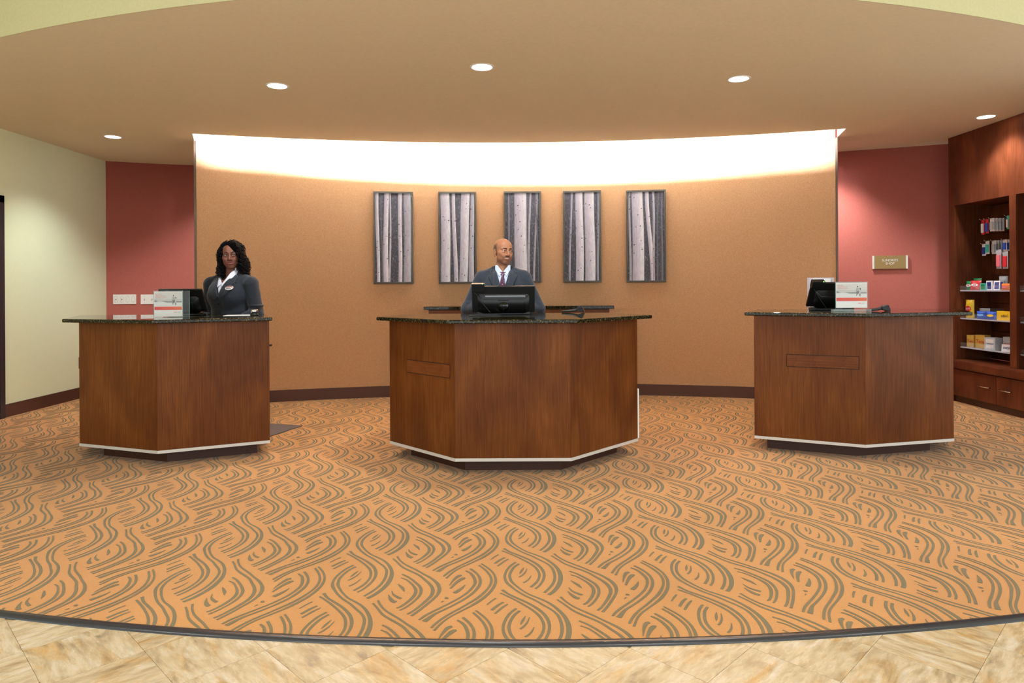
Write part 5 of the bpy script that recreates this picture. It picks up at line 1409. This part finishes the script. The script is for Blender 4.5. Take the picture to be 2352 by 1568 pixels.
    for s in (-1, 1):
        K = Field((s * .095 - .07, -.2, -.01), (s * .095 + .07, .12, .13), .005)
        K.ell((s * .095, -.05, .036), (.044, .110, .038), .01); K.ell((s * .094, .02, .05), (.04, .05, .045), .03)
        K.fn((-.5, -.4, -.1), (.5, .4, .02), lambda X, Y, Z: Z - .004, .003)
        V, Q = K.mesh(); np_mesh('shoe', V, Q, shoem, o)
    # long curly hair: a soft core plus many separate curls
    hm = mat('black_hair', (12, 9, 10), .55, spec=.22)
    Hf = Field((-.24, -.2, 1.22), (.24, .24, 1.76), .006)
    h = lambda cc, r, k=.03, sub=False: Hf.ell(np.array(cc) * hs, np.array(r) * hs, k, xf, sub)
    g = lambda a, b, ra, rb, k=.03: Hf.cap(np.array(a) * hs, np.array(b) * hs, ra, rb, k, xf)
    h((.004, .022, .040), (.086, .104, .090)); h((0, .06, -.05), (.095, .07, .13))
    h((-.004, -.118, -.034), (.064, .070, .098), .012, True)
    g((-.074, -.012, .045), (-.084, .0, -.10), .026, .026); g((-.084, .0, -.10), (-.072, -.02, -.19), .026, .016)
    g((.070, -.030, .065), (.094, -.012, -.06), .030, .036); g((.094, -.012, -.06), (.118, -.035, -.27), .040, .026); g((.03, -.07, .088), (.068, -.058, .02), .018, .020)
    g((.068, -.058, .02), (.082, -.045, -.06), .019, .024)
    V, Q = Hf.mesh(); hc = np_mesh('hair', V, Q, mat('black_hair_core', (9, 7, 8), .9, spec=.05), o)
    rg = random.Random(11); nv = len(V)
    me = hc.data; HV, HF = [], []
    nrm = np.empty(nv * 3, np.float32); me.vertices.foreach_get('normal', nrm); nrm = nrm.reshape(-1, 3)
    ids = list(range(nv)); rg.shuffle(ids); done = 0
    for i in ids:
        p, nn = V[i], nrm[i]
        q = (p - c) @ R / hs; nl = nn @ R
        if nl[1] < -.55 and abs(q[0]) < .058 and q[2] < .07: continue
        if q[2] < -.29 or (nl[2] < -.3): continue
        fl = q[1] < -.03
        ln = rg.uniform(.05, .09) if q[2] > .06 else rg.uniform(.06, .105)
        if q[2] < -.10: ln = rg.uniform(.045, .085)
        out = nn * 1.0; dirv = np.array((0, 0, -1.0)) + out * .45 + np.array((rg.uniform(-.15, .15), rg.uniform(-.15, .15), 0))
        if q[2] > .09: dirv = out * .5 + np.array(((.9 if q[0] > -.01 else -.9) * rg.uniform(.4, 1), rg.uniform(-.2, .5), -.25))
        dirv /= np.linalg.norm(dirv)
        tng = dirv - nn * (dirv @ nn) * .75; tng /= np.linalg.norm(tng)
        a1 = np.cross(tng, nn); a1 /= np.linalg.norm(a1) + 1e-6; b1 = np.cross(a1, tng)
        rad = rg.uniform(.006, .0115); turns = ln / rg.uniform(.030, .048); ph = rg.uniform(0, 6.28); n_ = 22
        pts, rs = [], []
        grav = np.array((0, 0, -1.0))
        cur = p - nn * .004; dcur = tng.copy()
        for k in range(n_):
            t = k / (n_ - 1)
            pos = cur + rad * (math.cos(ph + turns * 6.28 * t) * a1 + (math.sin(ph + turns * 6.28 * t) + .35) * b1)
            pts.append(pos); rs.append(.0033 * (1 - .55 * t) * (.5 + min(1, t * 6) * .5))
            dcur = dcur + grav * .05; dcur /= np.linalg.norm(dcur); cur = cur + dcur * ln / n_
        tv, tf = tube(None, pts, rs, None, None, 4)
        # keep the face clear
        mid = (np.array(pts[-1]) - c) @ R / hs
        bad = False
        for k in (6, 12, 17, 21):
            m_ = (np.array(pts[k]) - c) @ R / hs
            if -.056 < m_[0] < .050 and m_[1] < -.055 and -.13 < m_[2] < .062: bad = True
        if bad: continue
        b0 = len(HV); HV += [tuple(v) for v in tv]; HF += [tuple(x + b0 for x in f) for f in tf]
        done += 1
        if done >= 900: break
    for ch in o.children:
        if ch.name.split('.')[0] in ('jacket', 'shirt', 'shirt_collar', 'lapel', 'name_badge'): ch.location = (.012, 0, .025)
    cu = pyd('curls', HV, HF, hm, hc, True); cu['kind'] = 'stuff'; cu['label'] = 'tight black curls'
    return o
woman = build_woman()
